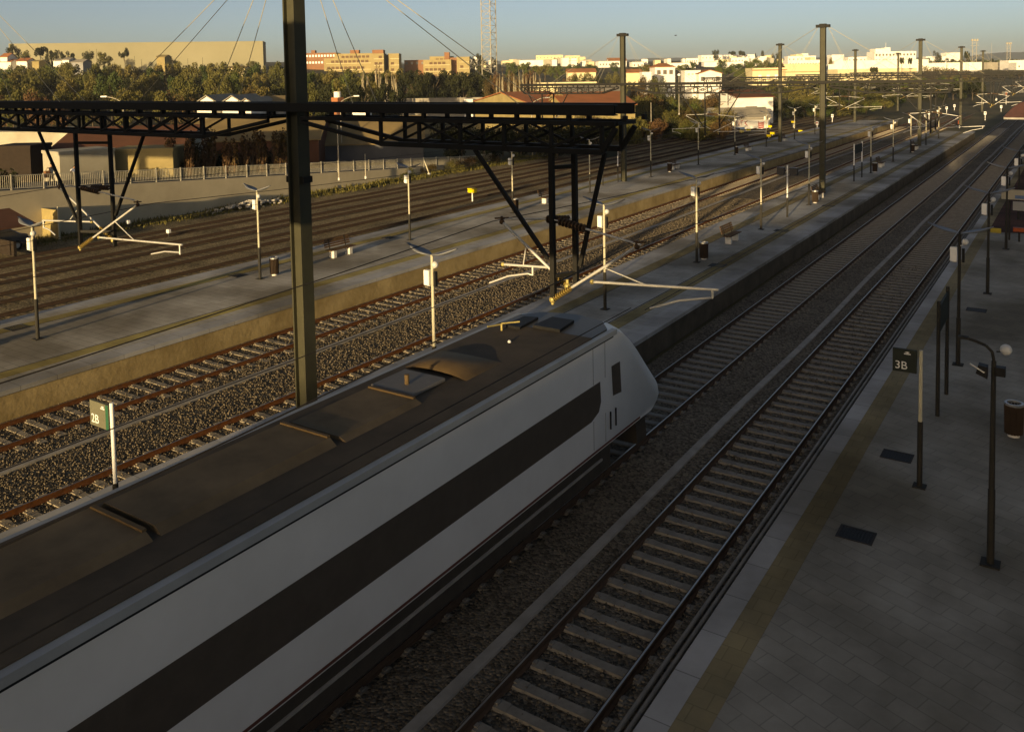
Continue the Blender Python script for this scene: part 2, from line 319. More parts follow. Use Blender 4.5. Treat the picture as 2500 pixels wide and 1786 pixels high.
for nm, x, z in (('trackside_pipe', -6.02, -.07), ('trackside_pipe', -5.86, -.03)):
    q = MB(); q.path([(x, y, z) for y in range(-20, 160, 20)], .045, 6); o = q.build(nm, 'trough')
    tag(o, ['grey pipe running along the ballast at the foot of the right platform, nearer the rail', 'grey pipe running along the foot of the right platform, nearer its wall'][x > -5.9], 'pipe')

def trough(xf, label):
    m = MB(); ys = np.arange(-10, 240, 1.5); w2 = .11
    V = [];F = []
    for y in ys:
        x = xf(y)
        V += [(x-w2, y, -.22), (x-w2, y, -.09), (x+w2, y, -.09), (x+w2, y, -.22)]
    for i in range(len(ys)-1):
        for j in range(3): F.append((i*4+j, i*4+j+1, i*4+j+5, i*4+j+4))
    m.add(V, F); tag(m.build('cable_trough', 'trough'), label, 'cable duct')
trough(lambda y: -8.85-.05*math.sin(y*.13)-.03*math.sin(y*.31), 'pale concrete cable duct lying between the two shaded right-hand tracks')
trough(lambda y: -24.55+.16*math.sin(y*.11+1), 'sunlit concrete cable duct lying between the two rusty platform tracks')

# ------------------------------------------------------------------ tracks
def rail_meshes(y0, y1, side, head):
    a = MB().prism([(-.07, -.17), (.07, -.17), (.07, -.15), (.012, -.13), (.012, -.045), (.036, -.03), (.036, -.006), (-.036, -.006), (-.036, -.03), (-.012, -.045), (-.012, -.13), (-.07, -.15)], 'y', y0, y1).mesh('rail', side)
    b = MB().prism([(-.016, -.005), (.016, -.005), (.016, 0), (-.016, 0)], 'y', y0, y1).mesh('rail_head', head)
    return a, b
def sleeper_mesh(mat):
    m = MB(); prof = [(-.15, -.26), (.15, -.26), (.11, -.150), (-.11, -.150)]
    m.prism(prof, 'x', -1.3, -.55); m.prism([(-.13, -.26), (.13, -.26), (.10, -.158), (-.10, -.158)], 'x', -.548, .548); m.prism(prof, 'x', .55, 1.3)
    for sx in (-1, 1):
        for o in (-.1, .1): m.box(sx*.87+o-.035, sx*.87+o+.035, -.05, .05, -.15, -.125)
    return m.mesh('sleeper', mat)
SL = {k: sleeper_mesh(k) for k in ('conc_sleeper', 'dk_sleeper')}
RL = {'r': rail_meshes(-30, 330, 'rust', 'railhead'), 'd': rail_meshes(-30, 330, 'dkrail', 'brightrail'), 'y': rail_meshes(-30, 330, 'dkrail', 'dkrail')}
def track(x, kind, sl, label, y0, nsl):
    t = thing('railway_track', label, 'railway track', (x, 0, 0), 0, None)
    for s in (-1, 1):
        r = link('rail', RL[kind][0], t, (s*.87, 0, 0)); link('rail_head', RL[kind][1], r)
    y = y0
    if sl:
        for i in range(nsl):
            o = link('sleeper', SL[sl], t, (random.uniform(-.015, .015), y, random.uniform(-.006, .004)), random.uniform(-.006, .006)); y += .6
        m = MB()
        me = SL[sl]; vs = [v.co.copy() for v in me.vertices]; fs = [tuple(p.vertices) for p in me.polygons]
        for k in range(int((170-y)/.6)): m.add([(v.x, v.y+y+k*.6, v.z) for v in vs], fs)
        y2 = y0-.6
        while y2 > y0-9: m.add([(v.x, v.y+y2, v.z) for v in vs], fs); y2 -= .6
        o = m.build('sleepers', sl, t); o['kind'] = 'stuff'
    else:
        m = MB(); y = -20
        while y < 150: m.box(-1.25, 1.25, y-.11, y+.11, -.26, -.203); y += .62
        o = m.build('sleepers', 'wood_sleeper', t); o['kind'] = 'stuff'
    return t
track(-7.29, 'd', 'dk_sleeper', 'empty shaded railway track beside the right platform with polished rails', 9, 100)
track(-11.21, 'd', 'dk_sleeper', 'shaded railway track under the white train', 17, 100)
track(-20.96, 'r', 'conc_sleeper', 'rusty railway track hidden partly by the middle platform edge', 10, 100)
track(-26.79, 'r', 'conc_sleeper', 'rusty sunlit railway track at the foot of the stained platform wall', 10, 100)
for x, l in ((-40.2, 'rusty yard track nearest the left platform'), (-44.4, 'second rusty yard track out from the left platform'), (-48.7, 'third rusty yard track out from the left platform'), (-53.0, 'rusty yard track nearest the ramp wall')):
    track(x, 'y', None, l, 0, 0)

# ================================================================== GANTRIES
def gantry(label, loc):
    g = thing('catenary_gantry', label, 'gantry', loc, 0, 'cable-stayed gantries over the tracks')
    XM = (-33.85, -16.58); ZT = 9.87; XL, XR = -44.5, -7.4
    for xm in XM:                                   # H section masts with head plate and base
        a, b = .20, .19; m = MB()
        m.box(xm-a, xm-a+.045, -b, b, .75, 14.0); m.box(xm+a-.09, xm+a, -b, b, .75, 14.0); m.box(xm-a+.046, xm+a-.091, -b+.10, b-.04, .75, 14.0)
        ms = m.build('mast', 'mast', g)
        MB().box(xm-.24, xm+.24, -.24, .24, 14.002, 14.30).build('mast_head', 'steel', ms)
        m = MB(); m.box(xm-.52, xm-.242, -.17, .17, 14.02, 14.24); m.box(xm+.242, xm+.52, -.17, .17, 14.02, 14.24); m.build('head_bracket', 'steel', ms)
        m = MB(); m.box(xm-.38, xm+.38, -.38, .38, .752, .80)
        for sx in (-.3, .3):
            for sy in (-.3, .3): m.tube((xm+sx, sy, .80), (xm+sx, sy, .87), .03, n=6)
        m.build('base_plate', 'steel', ms)
        for sg in (-1, 1): MB().box(min(xm+sg*.202, xm+sg*.32), max(xm+sg*.202, xm+sg*.32), -.15, .15, 7.84, 8.0).build('collar', 'steel', ms)
        for k, (dx, zt) in enumerate(((-7.6, 14.2), (-2.85, 14.15), (2.4, 14.15), (7.2, 14.2))):
            for y in (-.42, .42):
                s = 1 if dx > 0 else -1
                c = MB().tube((xm+s*.4, y*.2, zt-.12), (xm+dx, y, 9.72), .0095, n=6).build('stay_cable', 'cable', g)
    m = MB()
    for y in (-.42, .42):
        m.box(XL, XR, y-.09, y+.09, ZT-.215, ZT-.19); m.box(XL, XR, y-.012, y+.012, ZT-.19, ZT-.03); m.box(XL, XR, y-.09, y+.09, ZT-.03, ZT)
        m.box(XL, XR, y-.085, y-.07, ZT-.19, ZT-.03)
    m.build('girder', 'steel', g)
    spans = ((XL, XM[0]-.6, .45, 1.5), (XM[0]+.6, XM[1]-.6, 2.6, 2.6), (XM[1]+.6, XR, 2.6, .3))
    for x0, x1, ta, tb in spans:
        m = MB(); zt, zb = 9.50, 8.95
        for y in (-.42, .42):
            m.beam((x0, y, zt), (x1, y, zt), .10, .09); m.beam((x0+ta, y, zb), (x1-tb, y, zb), .11, .11)
            m.beam((x0, y, zt-.09), (x0+ta, y, zb), .09, .09); m.beam((x1, y, zt-.09), (x1-tb, y, zb), .09, .09)
            n = max(3, round((x1-tb-x0-ta)/1.15)); dx = (x1-tb-x0-ta)/n
            for i in range(n+1):
                x = x0+ta+i*dx; m.beam((x, y, zb+.05), (x, y, zt-.04), .07, .07)
                if i < n:
                    m.beam((x, y-.045, zb+.05), (x+dx, y-.045, zt-.04), .04, .05)
                    if i % 2: m.beam((x, y+.045, zt-.04), (x+dx, y+.045, zb+.05), .04, .05)
        n = max(3, round((x1-x0)/1.15))
        for i in range(n+1):
            x = x0+(x1-x0)*i/n; m.beam((x, -.37, 9.50), (x, .37, 9.50), .06, .06)
            if x0+ta <= x <= x1-tb: m.beam((x, -.37, 8.95), (x, .37, 8.95), .06, .06)
            m.beam((x+.2, -.42, 9.545), (x+.2, -.42, 9.655), .08, .08); m.beam((x+.2, .42, 9.545), (x+.2, .42, 9.655), .08, .08)
        m.build('truss', 'steel', g)
    def drop(x1, x2, zb1, zb2, struts):
        d = MB(); d.beam((x1, -.42, zb1), (x1, -.42, 8.9), .10, .10); d.beam((x2, .05, zb2), (x2, .05, 8.98), .10, .10)
        d.beam((x1, -.42, 8.6), (x2, .05, 8.6), .08, .08); d.beam((x1, -.42, zb1+.5), (x2, .05, zb1+.5), .08, .08)
        o = d.build('drop_frame', 'steel', g)
        for a, b in struts: MB().beam(a, b, .075, .075).build('strut', 'steel', o)
        return o
    def cantilever(root, head, reg, steady, tie, dropx):
        c = thing_part('cantilever', g)
        r0, h0 = Vector(root), Vector(head); e = r0+(h0-r0)*.24
        MB().tube(e, h0, .030, n=8).build('bracket_tube', 'alu', c)
        m = MB(); m.tube(r0, e, .026, n=8)
        for k in range(9): m.tube(r0+(e-r0)*(k+.3)/9.5, r0+(e-r0)*(k+.55)/9.5, .062, n=10)
        m.build('post_insulator', 'insuly', c)
        m = MB(); m.ball(r0, .075, 8, 6); m.tube(r0-Vector((0, 0, .10)), r0+Vector((0, 0, .14)), .035, n=8); m.build('hinge', 'brass', c)
        MB().tube(reg[0], reg[1], .027, n=8).build('registration_tube', 'alu', c)
        MB().ball(reg[0], .05, 8, 6).build('clamp', 'brass', c); m = MB(); m.ball(h0, .06, 8, 6); m.tube(h0, h0+Vector((0, 0, .12)), .03, n=6); m.tube(h0+Vector((-.18, 0, .06)), h0+Vector((.18, 0, .1)), .02, n=6); m.build('clamp', 'insul', c)
        q = Vector(dropx); t = reg[0] if (Vector(reg[0])-q).length < (Vector(reg[1])-q).length else reg[1]
        m = MB(); m.tube(q, (q.x, q.y, t[2]), .025, n=6); s0, s1 = Vector(steady[0]), Vector(steady[1])
        mid = (s0+s1)/2+Vector((0, 0, .05)); m.tube(q, s1, .02, n=6); m.tube(s1, mid, .022, n=6); m.tube(mid, s0, .022, n=6); m.build('steady_arm', 'alu', c)
        a, b = Vector(tie[0]), Vector(tie[1]); i0, i1 = a+(b-a)*.06, a+(b-a)*.38
        MB().tube(a, i0, .015, n=6).build('tie_link', 'alu', c); MB().tube(i1, b, .024, n=6).build('top_tie', 'alu', c)
        m = MB(); m.tube(i0, i1, .03, n=6)
        for k in range(8): m.tube(i0+(i1-i0)*(k+.25)/8, i0+(i1-i0)*(k+.6)/8, .085, n=10)
        m.build('tie_insulator', 'insul', c)
        m = MB(); p = r0+(h0-r0)*.62; s = Vector(reg[0])+(Vector(reg[1])-Vector(reg[0]))*.45; m.tube(p, s, .014, n=6); m.build('hanger', 'alu', c)
    def thing_part(n, p):
        o = bpy.data.objects.new(n, None); o.empty_display_size = .1; C.objects.link(o); o.parent = p; return o
    y = -.42
    drop(-8.84, -8.58, 5.9, 6.2, (((-10.73, y, 8.9), (-8.96, y, 6.75)), ((-7.88, .05, 8.9), (-8.48, .05, 6.55))))
    cantilever((-8.86, y, 5.92), (-6.98, y, 7.18), ((-7.93, y-.04, 6.40), (-5.36, y-.04, 6.56)), ((-6.72, y, 6.03), (-5.55, y, 6.38)), ((-8.80, y, 7.55), (-6.9, y, 7.22)), (-5.48, y-.04, 6.40))
    cantilever((-8.78, .05, 6.1), (-10.39, .05, 7.31), ((-10.41, .09, 6.37), (-9.25, .09, 6.43)), ((-10.75, .05, 5.93), (-9.75, .05, 6.25)), ((-8.62, .05, 7.5), (-10.3, .05, 7.38)), (-9.65, .09, 6.22))
    drop(-26.06, -24.98, 5.33, 5.38, (((-28.2, y, 8.9), (-26.16, y, 6.1)), ((-23.2, .05, 8.9), (-24.86, .05, 6.35))))
    cantilever((-26.1, y, 5.32), (-22.95, y, 6.88), ((-24.97, y-.04, 5.74), (-20.87, y-.04, 5.90)), ((-22.38, y, 5.48), (-21.08, y, 5.66)), ((-26.0, y, 7.22), (-23.1, y, 7.0)), (-20.98, y-.04, 5.62))
    cantilever((-25.05, .05, 5.55), (-27.98, .05, 7.03), ((-26.27, .09, 6.03), (-29.24, .09, 5.84)), ((-28.4, .05, 5.42), (-29.1, .05, 5.62)), ((-25.0, .05, 7.2), (-27.9, .05, 7.08)), (-29.18, .09, 5.58))
    drop(-42.1, -41.1, 5.9, 5.9, (((-43.6, y, 8.9), (-42.2, y, 6.5)), ((-39.6, .05, 8.9), (-41.0, .05, 6.5))))
    cantilever((-42.1, y, 5.92), (-39.9, y, 7.1), ((-41.0, y-.04, 6.3), (-38.6, y-.04, 6.4)), ((-40.2, y, 5.95), (-39.0, y, 6.2)), ((-42.0, y, 7.5), (-40.0, y, 7.15)), (-38.8, y-.04, 6.15))
    return g
g1 = gantry('nearest dark steel gantry with its mast crossing the whole picture height', (0, 15.15, 0))
for i, (dx, y, dz, l) in enumerate(((-.35, 69.6, -.3, 'second steel gantry, just beyond the twin screen sign'), (-.2, 117, -.25, 'third steel gantry, near the far end of the middle platform'),
                           (-.8, 166, -.3, 'fourth steel gantry, beyond the middle platform end'), (-1.8, 216, -.3, 'farthest steel gantry seen small at the upper right'))):
    dup(g1, l, (dx, y, dz))

def overhead(x0, zc, zm, label):
    t = thing('overhead_line', label, 'overhead wire', (0, 0, 0)); sup = [-32, 15, 69.2, 116.6, 165.6, 215.6]
    m = MB(); c = MB()
    for a, b in zip(sup[:-1], sup[1:]):
        pts = []; n = 10
        for i in range(n+1):
            u = i/n; pts.append((x0, a+(b-a)*u, zm-1.0*4*u*(1-u)*.55))
        m.path(pts, .010, 5); c.tube((x0+.15, a, zc), (x0-.15, b, zc), .009, n=5)
    m.build('messenger_wire', 'wire', t); c.build('contact_wire', 'wire', t)
overhead(-7.1, 5.9, 7.2, 'overhead wires above the empty track beside the right platform')
overhead(-10.5, 5.9, 7.34, 'overhead wires above the white train')
overhead(-22.5, 5.45, 6.92, 'overhead wires above the rusty track nearer the middle platform')
overhead(-28.0, 5.4, 7.05, 'overhead wires along the left platform edge')

# ================================================================== TRAIN
def train():
    t = thing('train', 'white passenger train with black window band stopped in the shade', 'train', (-11.2, 0, 0))
    hw = 1.475; y0 = -38
    # body: side profile with a raked nose, bowed forward in plan
    fp = [(21.35, 1.2), (21.72, 1.36), (21.85, 1.52), (21.78, 1.72), (21.45, 2.05), (21.0, 2.5), (20.6, 2.95), (20.2, 3.35), (19.7, 3.75), (19.3, 3.97)]
    us = [-1, -.985, -.94, -.85, -.7, -.5, -.25, 0, .25, .5, .7, .85, .94, .985, 1]; m = MB(); V = []; K = len(fp)+3
    for u in us:
        k = 1-abs(u)**3.2; x = u*hw*(1 if abs(u) < 1 else 1)
        V.append((x, y0, 1.2)); V.append((x, 17.0, 1.2))
        V += [(x, y+(.95-.25*max(0, z-2.5))*k, z) for y, z in fp]
        V.append((x, y0, 4.01-.035*abs(u)**10))
    F = [(i*K+j, i*K+j+1, (i+1)*K+j+1, (i+1)*K+j) for i in range(len(us)-1) for j in range(K-1)]
    F += [tuple(range(K)), tuple(range((len(us)-1)*K, len(us)*K))[::-1], tuple(i*K for i in range(len(us)))+tuple(i*K+K-1 for i in range(len(us)-1, -1, -1))]
    m.add(V, F, True); b = m.build('body', 'train', t); b.data.set_sharp_from_angle(angle=R(40))
    # black band of side windows, both sides
    for s in (1, -1):
        x = s*(hw+.004); m = MB(); za, zb = 2.07, 2.93
        m.add([(x, y0, za), (x, 17.9, za), (x, 18.28, za+.12), (x, 18.40, za+.34), (x, 18.36, zb), (x, y0, zb), ] , [(0, 1, 2, 3, 4, 5) if s > 0 else (5, 4, 3, 2, 1, 0)])
        m.build('window_band', 'traing', t)
        m = MB(); m.add([(s*(hw+.004), 18.97, 3.13), (s*(hw+.004), 19.45, 3.12), (s*(hw+.004), 19.52, 2.30), (s*(hw+.004), 19.04, 2.35)], [(0, 3, 2, 1) if s > 0 else (0, 1, 2, 3)])
        for k in range(1): pass
        m.build('cab_window', 'traing', t)
        m = MB(); m.box(min(s*hw, s*(hw+.012)), max(s*hw, s*(hw+.012)), y0, 20.6, 1.23, 1.28); m.build('red_line', 'redline', t)
        m = MB(); a, c = sorted((s*1.36, s*1.505)); m.box(a, c, y0, 19.25, 3.885, 4.012); m.build('roof_edge', 'cornice', t)
        m = MB(); a, c = sorted((s*1.455, s*(hw+.004))); m.box(a, c, y0, 19.1, 3.835, 3.884); m.build('gutter', 'black', t)
        m = MB(); a, c = sorted((s*hw, s*(hw+.006)))
        for yy in (18.0, 18.62): m.box(a, c, yy, yy+.018, 1.32, 2.05); m.box(a, c, yy, yy+.018, 2.95, 3.83)
        m.build('door_seam', 'shedwall', t)
        for yy in (18.86, 19.15): a, c = sorted((s*(hw+.002), s*(hw+.035))); MB().box(a, c, yy, yy+.03, 1.55, 2.0).build('grab_rail', 'black', t)
        lo = MB(); a, c = sorted((s*.9, s*1.40)); lo.box(a, c, y0, 19.0, .55, 1.19); lo.build('underframe_skirt', 'underframe', t)
        lo = MB(); a, c = sorted((s*1.41, s*1.45)); lo.box(a, c, y0, 18.5, .88, .93); lo.build('step_rail', 'trough', t)
    # windscreen on the raked front
    m = MB(); V = []
    for y, z in ((21.0, 2.5), (20.6, 2.95), (20.2, 3.35), (19.82, 3.65)):
        for u in (-.8, -.5, -.2, .2, .5, .8): V.append((u*hw, y+(.95-.25*max(0, z-2.5))*(1-abs(u)**3.2)+.012, z+.008))
    m.add(V, [(j*6+i, j*6+i+1, j*6+i+7, j*6+i+6) for j in range(3) for i in range(5)], True); m.build('windscreen', 'traing', t)
    # roof: sooty deck, raised dusty panels with low steps, hood and equipment
    MB().prism([(-1.355, y0), (1.355, y0), (1.355, 18.2), (-1.355, 18.2)], 'z', 3.965, 4.035).build('roof_deck', 'trainroof', t)
    MB().prism([(-1.33, 18.22), (1.33, 18.22), (1.30, 19.1), (.9, 19.62), (0, 19.85), (-.9, 19.62), (-1.30, 19.1)], 'z', 3.965, 4.03).build('cab_roof', 'cabroof', t)
    for a, b_, x0, x1, z in ((y0, 2.4, -1.0, .25, 4.11), (2.6, 6.9, -1.05, .30, 4.13), (7.05, 10.5, -.98, .27, 4.15), (10.7, 12.8, -.95, .30, 4.10)):
        MB().prism([(x0-.12, 4.036), (x1+.16, 4.036), (x1, z), (x0, z)], 'y', a, b_).build('roof_panel', 'roofbox', t)
        MB().box(x0+.02, x1-.02, b_-.05, b_+.02, z+.002, z+.035).build('panel_lip', 'hood', t)
    MB().box(-1.0, .12, 12.9, 14.0, 4.036, 4.12).build('equipment_base', 'roofplate', t, bev=.02)
    MB().tube((-.35, 13.3, 4.12), (-.35, 13.3, 4.32), .05, n=8).build('roof_stub', 'hood', t)
    m = MB(); V = []; nn = 9                         # curved hood
    for j, y in enumerate((14.25, 14.34, 14.75, 15.2, 15.6)):
        for i in range(nn):
            u = -1+2*i/(nn-1); h = (1-abs(u)**2.4)*(.08, .15, .17, .12, .02)[j]; V.append((-.38+u*.85, y, 4.036+h))
    m.add(V, [(j*nn+i, j*nn+i+1, (j+1)*nn+i+1, (j+1)*nn+i) for j in range(4) for i in range(nn-1)], True); m.build('roof_hood', 'hood', t)
    m = MB(); m.tube((-.9, 17.6, 4.04), (-.9, 17.6, 4.22), .03, n=6); m.tube((-.9, 17.6, 4.22), (-.55, 17.9, 4.24), .022, n=6); m.tube((-.9, 17.6, 4.20), (-1.05, 17.2, 4.22), .022, n=6); m.build('roof_horn', 'brass', t)
    MB().ball((-.2, 16.9, 4.05), .045, 8, 6).build('roof_light', 'white', t)
    MB().prism([(-1.0, 17.9), (-.55, 17.9), (-.62, 18.9), (-1.0, 18.8)], 'z', 4.036, 4.10).build('roof_hatch', 'black', t)
    MB().prism([(-.35, 18.2), (.45, 18.2), (.35, 19.1), (-.30, 19.1)], 'z', 4.036, 4.11).build('roof_hatch', 'black', t)
    for yc in (14.5, -4.0, -22):
        bg = MB(); bg.box(-1.15, 1.15, yc-1.9, yc+1.9, .42, .62); bg.box(-.5, .5, yc-.6, yc+.6, .62, .95); bo = bg.build('bogie', 'underframe', t)
        for dy in (-1.3, 1.3):
            for s in (-1, 1): MB().tube((s*.80, yc+dy, .45), (s*.94, yc+dy, .45), .445, n=20).build('wheel', 'underframe', bo)
    m = MB(); m.prism([(-1.25, .35), (1.25, .35), (1.2, 1.0), (-1.2, 1.0)], 'y', 20.9, 21.5); m.build('snow_plough', 'underframe', t)
    for s in (-1, 1): MB().ball((s*.95, 22.3, 1.62), .13, 10, 6).build('headlight', 'globe', t)
train()

# ================================================================== PLATFORM FURNITURE
def lamp(label, loc, rz=0, pm='pole'):
    t = thing('platform_lamp', label, 'lamp post', loc, rz, 'gull-wing lamp posts on the platforms')
    m = MB(); m.tube((0, 0, 0), (0, 0, 1.55), .070, .068, n=10); m.box(-.16, .16, -.16, .16, 0, .025); m.build('pole_base', 'poledk', t)
    m = MB(); m.tube((0, 0, 1.55), (0, 0, 4.35), .05, .045, n=10); m.build('pole', pm, t)
    for s in (-1, 1):                               # a curved blade with thickness
        m = MB(); V = []; F = []; N = 8
        for i in range(N+1):
            u = i/N; x = s*(.03+.92*u); z = 4.32+.30*u**.7-.05*math.sin(u*math.pi)+.02; wd = .05+.17*math.sin(min(1, u*1.15)*math.pi)**.8; dip = .05*math.sin(u*math.pi)
            V += [(x, -wd, z), (x, 0, z-dip), (x, wd, z), (x, wd, z-.025), (x, 0, z-dip-.035), (x, -wd, z-.025)]
        for i in range(N):
            for j in range(6): F.append((i*6+j, i*6+(j+1) % 6, i*6+6+(j+1) % 6, i*6+6+j))
        F += [tuple(range(6)), tuple(range(N*6, N*6+6))[::-1]]
        m.add(V, F, True); m.build('lamp_wing', 'wing', t)
    MB().box(-.27, -.07, -.10, .06, 3.42, 3.88).build('speaker_box', 'white', t, bev=.012)
    MB().tube((-.07, -.02, 3.4), (-.2, -.02, 3.4), .02, n=6).build('bracket', 'alu', t)
    MB().box(.07, .15, -.05, .06, 3.40, 3.85).build('control_box', 'black', t)
    m = MB(); m.tube((0, -.02, 3.93), (.14, -.05, 3.98), .015, n=6); m.build('globe_arm', 'alu', t)
    MB().ball((.16, -.06, 4.08), .105, 12, 8).build('globe', 'globe', t)
    return t
L0 = lamp('first gull-wing lamp of the left platform, at the picture edge', (-33.0, 16.8, .75))
for i, y in enumerate((27.7, 38.95, 50.1, 61.5, 73.4, 85.3, 97, 108.9, 121.9, 133)):
    dup(L0, 'gull-wing lamp on the left platform, '+ORD[i+1]+' in its row from the near end', (-33.3-.02*(i > 5)*i, y, .75))
for i, y in enumerate((20.0, 31.2, 41.35, 51.9, 63.0, 73.8, 84.7, 96.0, 107, 118.5, 130)):
    if i == 5: continue
    dup(L0, ('gull-wing lamp on the middle platform beside the white train' if i == 0 else 'gull-wing lamp on the middle platform, '+ORD[i]+' beyond the train nose'), (-16.25, y, .75))
for i, y in enumerate((31.0, 41.5, 52.2, 62.8)):
    lb = 'shaded dark gull-wing lamp on the right platform, '+ORD[i]+' beyond the 3B sign'
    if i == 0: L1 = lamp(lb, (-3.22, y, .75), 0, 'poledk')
    else: dup(L1, lb, (-3.22, y, .75))
# single-arm lamp at the right
t = thing('arm_lamp', 'dark lamp post with one curved arm and a globe, nearest on the right platform', 'lamp post', (-1.32, 18.66, .75))
m = MB(); m.tube((0, 0, 0), (0, 0, 1.5), .068, .066, n=10); m.tube((0, 0, 1.5), (0, 0, 4.05), .055, .042, n=10); m.box(-.17, .17, -.17, .17, 0, .03); m.path([(0, 0, 4.05), (-.03, 0, 4.22), (-.14, 0, 4.33), (-.32, 0, 4.39), (-.56, 0, 4.44)], .028, 8); m.build('pole', 'poledk', t)
m = MB(); m.box(-.62, -.44, -.07, .07, 4.41, 4.45); m.build('lamp_head', 'poledk', t)
MB().ball((.20, 0, 4.30), .105, 14, 10).build('globe', 'globe', t); MB().tube((.04, 0, 4.24), (.18, 0, 4.26), .016, n=6).build('globe_arm', 'poledk', t)
m = MB(); m.prism([(-.30, 3.78), (-.10, 3.70), (-.10, 3.93), (-.26, 3.95)], 'y', -.10, .10); m.build('floodlight', 'black', t)
MB().tube((-.40, -.10, 3.96), (-.15, -.10, 3.82), .016, n=6).build('bracket', 'alu', t); MB().box(.03, .20, -.08, .08, 3.78, 3.95).build('control_box', 'black', t)

def number_sign(label, loc, txt, board, face, side, polemat):
    t = thing('platform_sign', label, 'sign', loc)
    m = MB(); m.tube((0, 0, 1.55), (0, 0, 3.22), .042, n=10); m.build('pole', polemat, t)
    m = MB(); m.tube((0, 0, 0), (0, 0, 1.55), .06, n=10); m.box(-.14, .14, -.14, .14, 0, .025); m.build('pole_base', 'poledk', t)
    x0, x1, z0, z1 = board
    b = MB().box(x0, x1, -.03, .03, z0, z1).build('board', face, t)
    MB().box(x1-.10, x1-.005, -.036, -.031, z0+.005, z1-.005).build('side_stripe', side, b)
    text(txt, .26, b, (x0+.045, -.032, z0+.07), (math.pi/2, 0, 0), 'white')
    m = MB(); m.box(x1-.27, x1-.13, -.036, -.031, z1-.115, z1-.095); m.add([(x1-.26, -.034, z1-.07), (x1-.19, -.034, z1-.085), (x1-.15, -.034, z1-.06), (x1-.2, -.034, z1-.05)], [(0, 1, 2, 3)]); m.build('arrow_mark', 'white', b)
    return t
number_sign('sunlit platform sign reading 2B on a white pole behind the train', (-16.32, 9.7, .75), '2B', (-.75, -.08, 2.63, 3.15), 'signgrey', 'signgreen', 'white')
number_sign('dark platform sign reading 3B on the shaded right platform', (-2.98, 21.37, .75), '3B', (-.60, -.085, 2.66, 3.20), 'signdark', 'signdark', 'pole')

def bin_(label, loc):
    t = thing('litter_bin', label, 'bin', loc, 0, 'round brown litter bins on the platforms')
    m = MB(); n = 18
    for i in range(n):
        a = 2*math.pi*i/n; m.box(.0, .0, 0, 0, 0, 0) if 0 else m.beam((.19*math.cos(a), .19*math.sin(a), .08), (.205*math.cos(a), .205*math.sin(a), .84), .055, .02)
    m.tube((0, 0, .08), (0, 0, .80), .17, .185, n=16); m.build('body', 'bin', t)
    m = MB(); V = []
    for r, z in ((.17, .84), (.225, .84), (.225, .90), (.17, .90)): V += [(r*math.cos(2*math.pi*i/16), r*math.sin(2*math.pi*i/16), z) for i in range(16)]
    m.add(V, [(k*16+i, k*16+(i+1) % 16, ((k+1) % 4)*16+(i+1) % 16, ((k+1) % 4)*16+i) for k in range(4) for i in range(16)]); m.build('rim', 'binrim', t)
    m = MB(); m.tube((0, 0, 0), (0, 0, .075), .15, .12, n=12); m.build('foot', 'concfoot', t); return t
bb = G(2476, 985, 1.62)
B0 = bin_('shaded brown litter bin cut by the right picture edge', (bb.x, bb.y, .75))
for x, y, l in ((-33.3, 28.6, 'brown litter bin just behind the big mast on the left platform'), (-33.6, 50.9, 'brown litter bin beside the fourth lamp of the left platform'), (-33.4, 78.0, 'brown litter bin beyond the second mast on the left platform'), (-33.6, 98, 'brown litter bin farthest along the left platform'),
             (-16.2, 42.2, 'dark litter bin beside the second lamp beyond the train nose'), (-16.1, 64.1, 'dark litter bin standing at the second mast of the middle platform'), (-16.1, 85.8, 'dark litter bin beyond the paired posts of the middle platform'), (-16.2, 108, 'litter bin near the third mast of the middle platform')):
    dup(B0, l, (x, y, .75))
def bench(label, loc):
    t = thing('bench', label, 'bench', loc, 0, 'slatted benches on the platforms'); L = .95
    m = MB()
    for i in range(4): m.box(-.20+i*.12, -.10+i*.12, -L, L, .43, .47)
    m.build('seat', 'wood', t); m = MB()
    for i in range(4):
        z = .55+i*.115; x = -.25-i*.035; m.prism([(x, z), (x+.035, z+.008), (x+.008, z+.095), (x-.027, z+.087)], 'y', -L, L)
    m.build('backrest', 'wood', t)
    for s in (-.6, .6):
        MB().box(-.14, .20, s-.12, s+.12, 0, .427).build('foot', 'concfoot', t, bev=.015)
        MB().beam((-.20, s, .42), (-.36, s, 1.0), .05, .04).build('back_support', 'poledk', t)
    return t
N0 = bench('slatted bench with white feet right of the big mast on the left platform', (-33.7, 33.6, .75))
for x, y, l in ((-33.7, 55.6, 'slatted bench with white feet behind the gantry drop posts'), (-33.9, 80.5, 'slatted bench beyond the bin past the second mast, left platform'), (-33.8, 103, 'slatted bench near the far lamps of the left platform'), (-33.9, 118.8, 'slatted bench at the foot of the third mast, left platform'),
             (-16.5, 47.3, 'shaded slatted bench on the middle platform, first beyond the train'), (-16.4, 66.4, 'slatted bench just in front of the second middle mast'), (-16.4, 90.5, 'shaded slatted bench beyond the paired posts'), (-16.4, 111.6, 'slatted bench in the sun patch beside the third mast')):
    dup(N0, l, (x, y, .75))
def name_board(label, x, ya, yb, sunlit, px=None):
    t = thing('name_board', label, 'sign', (x, ya, .75), 0, 'two-post station name boards'); d = yb-ya
    for y in (0, d):
        m = MB(); m.tube((0, y, 1.4), (0, y, 3.25), .05, n=10); p = m.build('post', 'white' if sunlit else 'poledk', t)  # post colour carries the light: white for sun, dark for shade
        m = MB(); m.tube((0, y, 0), (0, y, 1.4), .055, n=10); m.build('post_base', 'poledk', p)
    MB().box(-.03, .03, .06, d-.06, 2.35, 3.1).build('board', 'signdark', t); return t
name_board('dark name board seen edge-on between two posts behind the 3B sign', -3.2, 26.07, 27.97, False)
name_board('name board edge-on between two white posts, middle platform', -16.31, 77.9, 81.1, True)
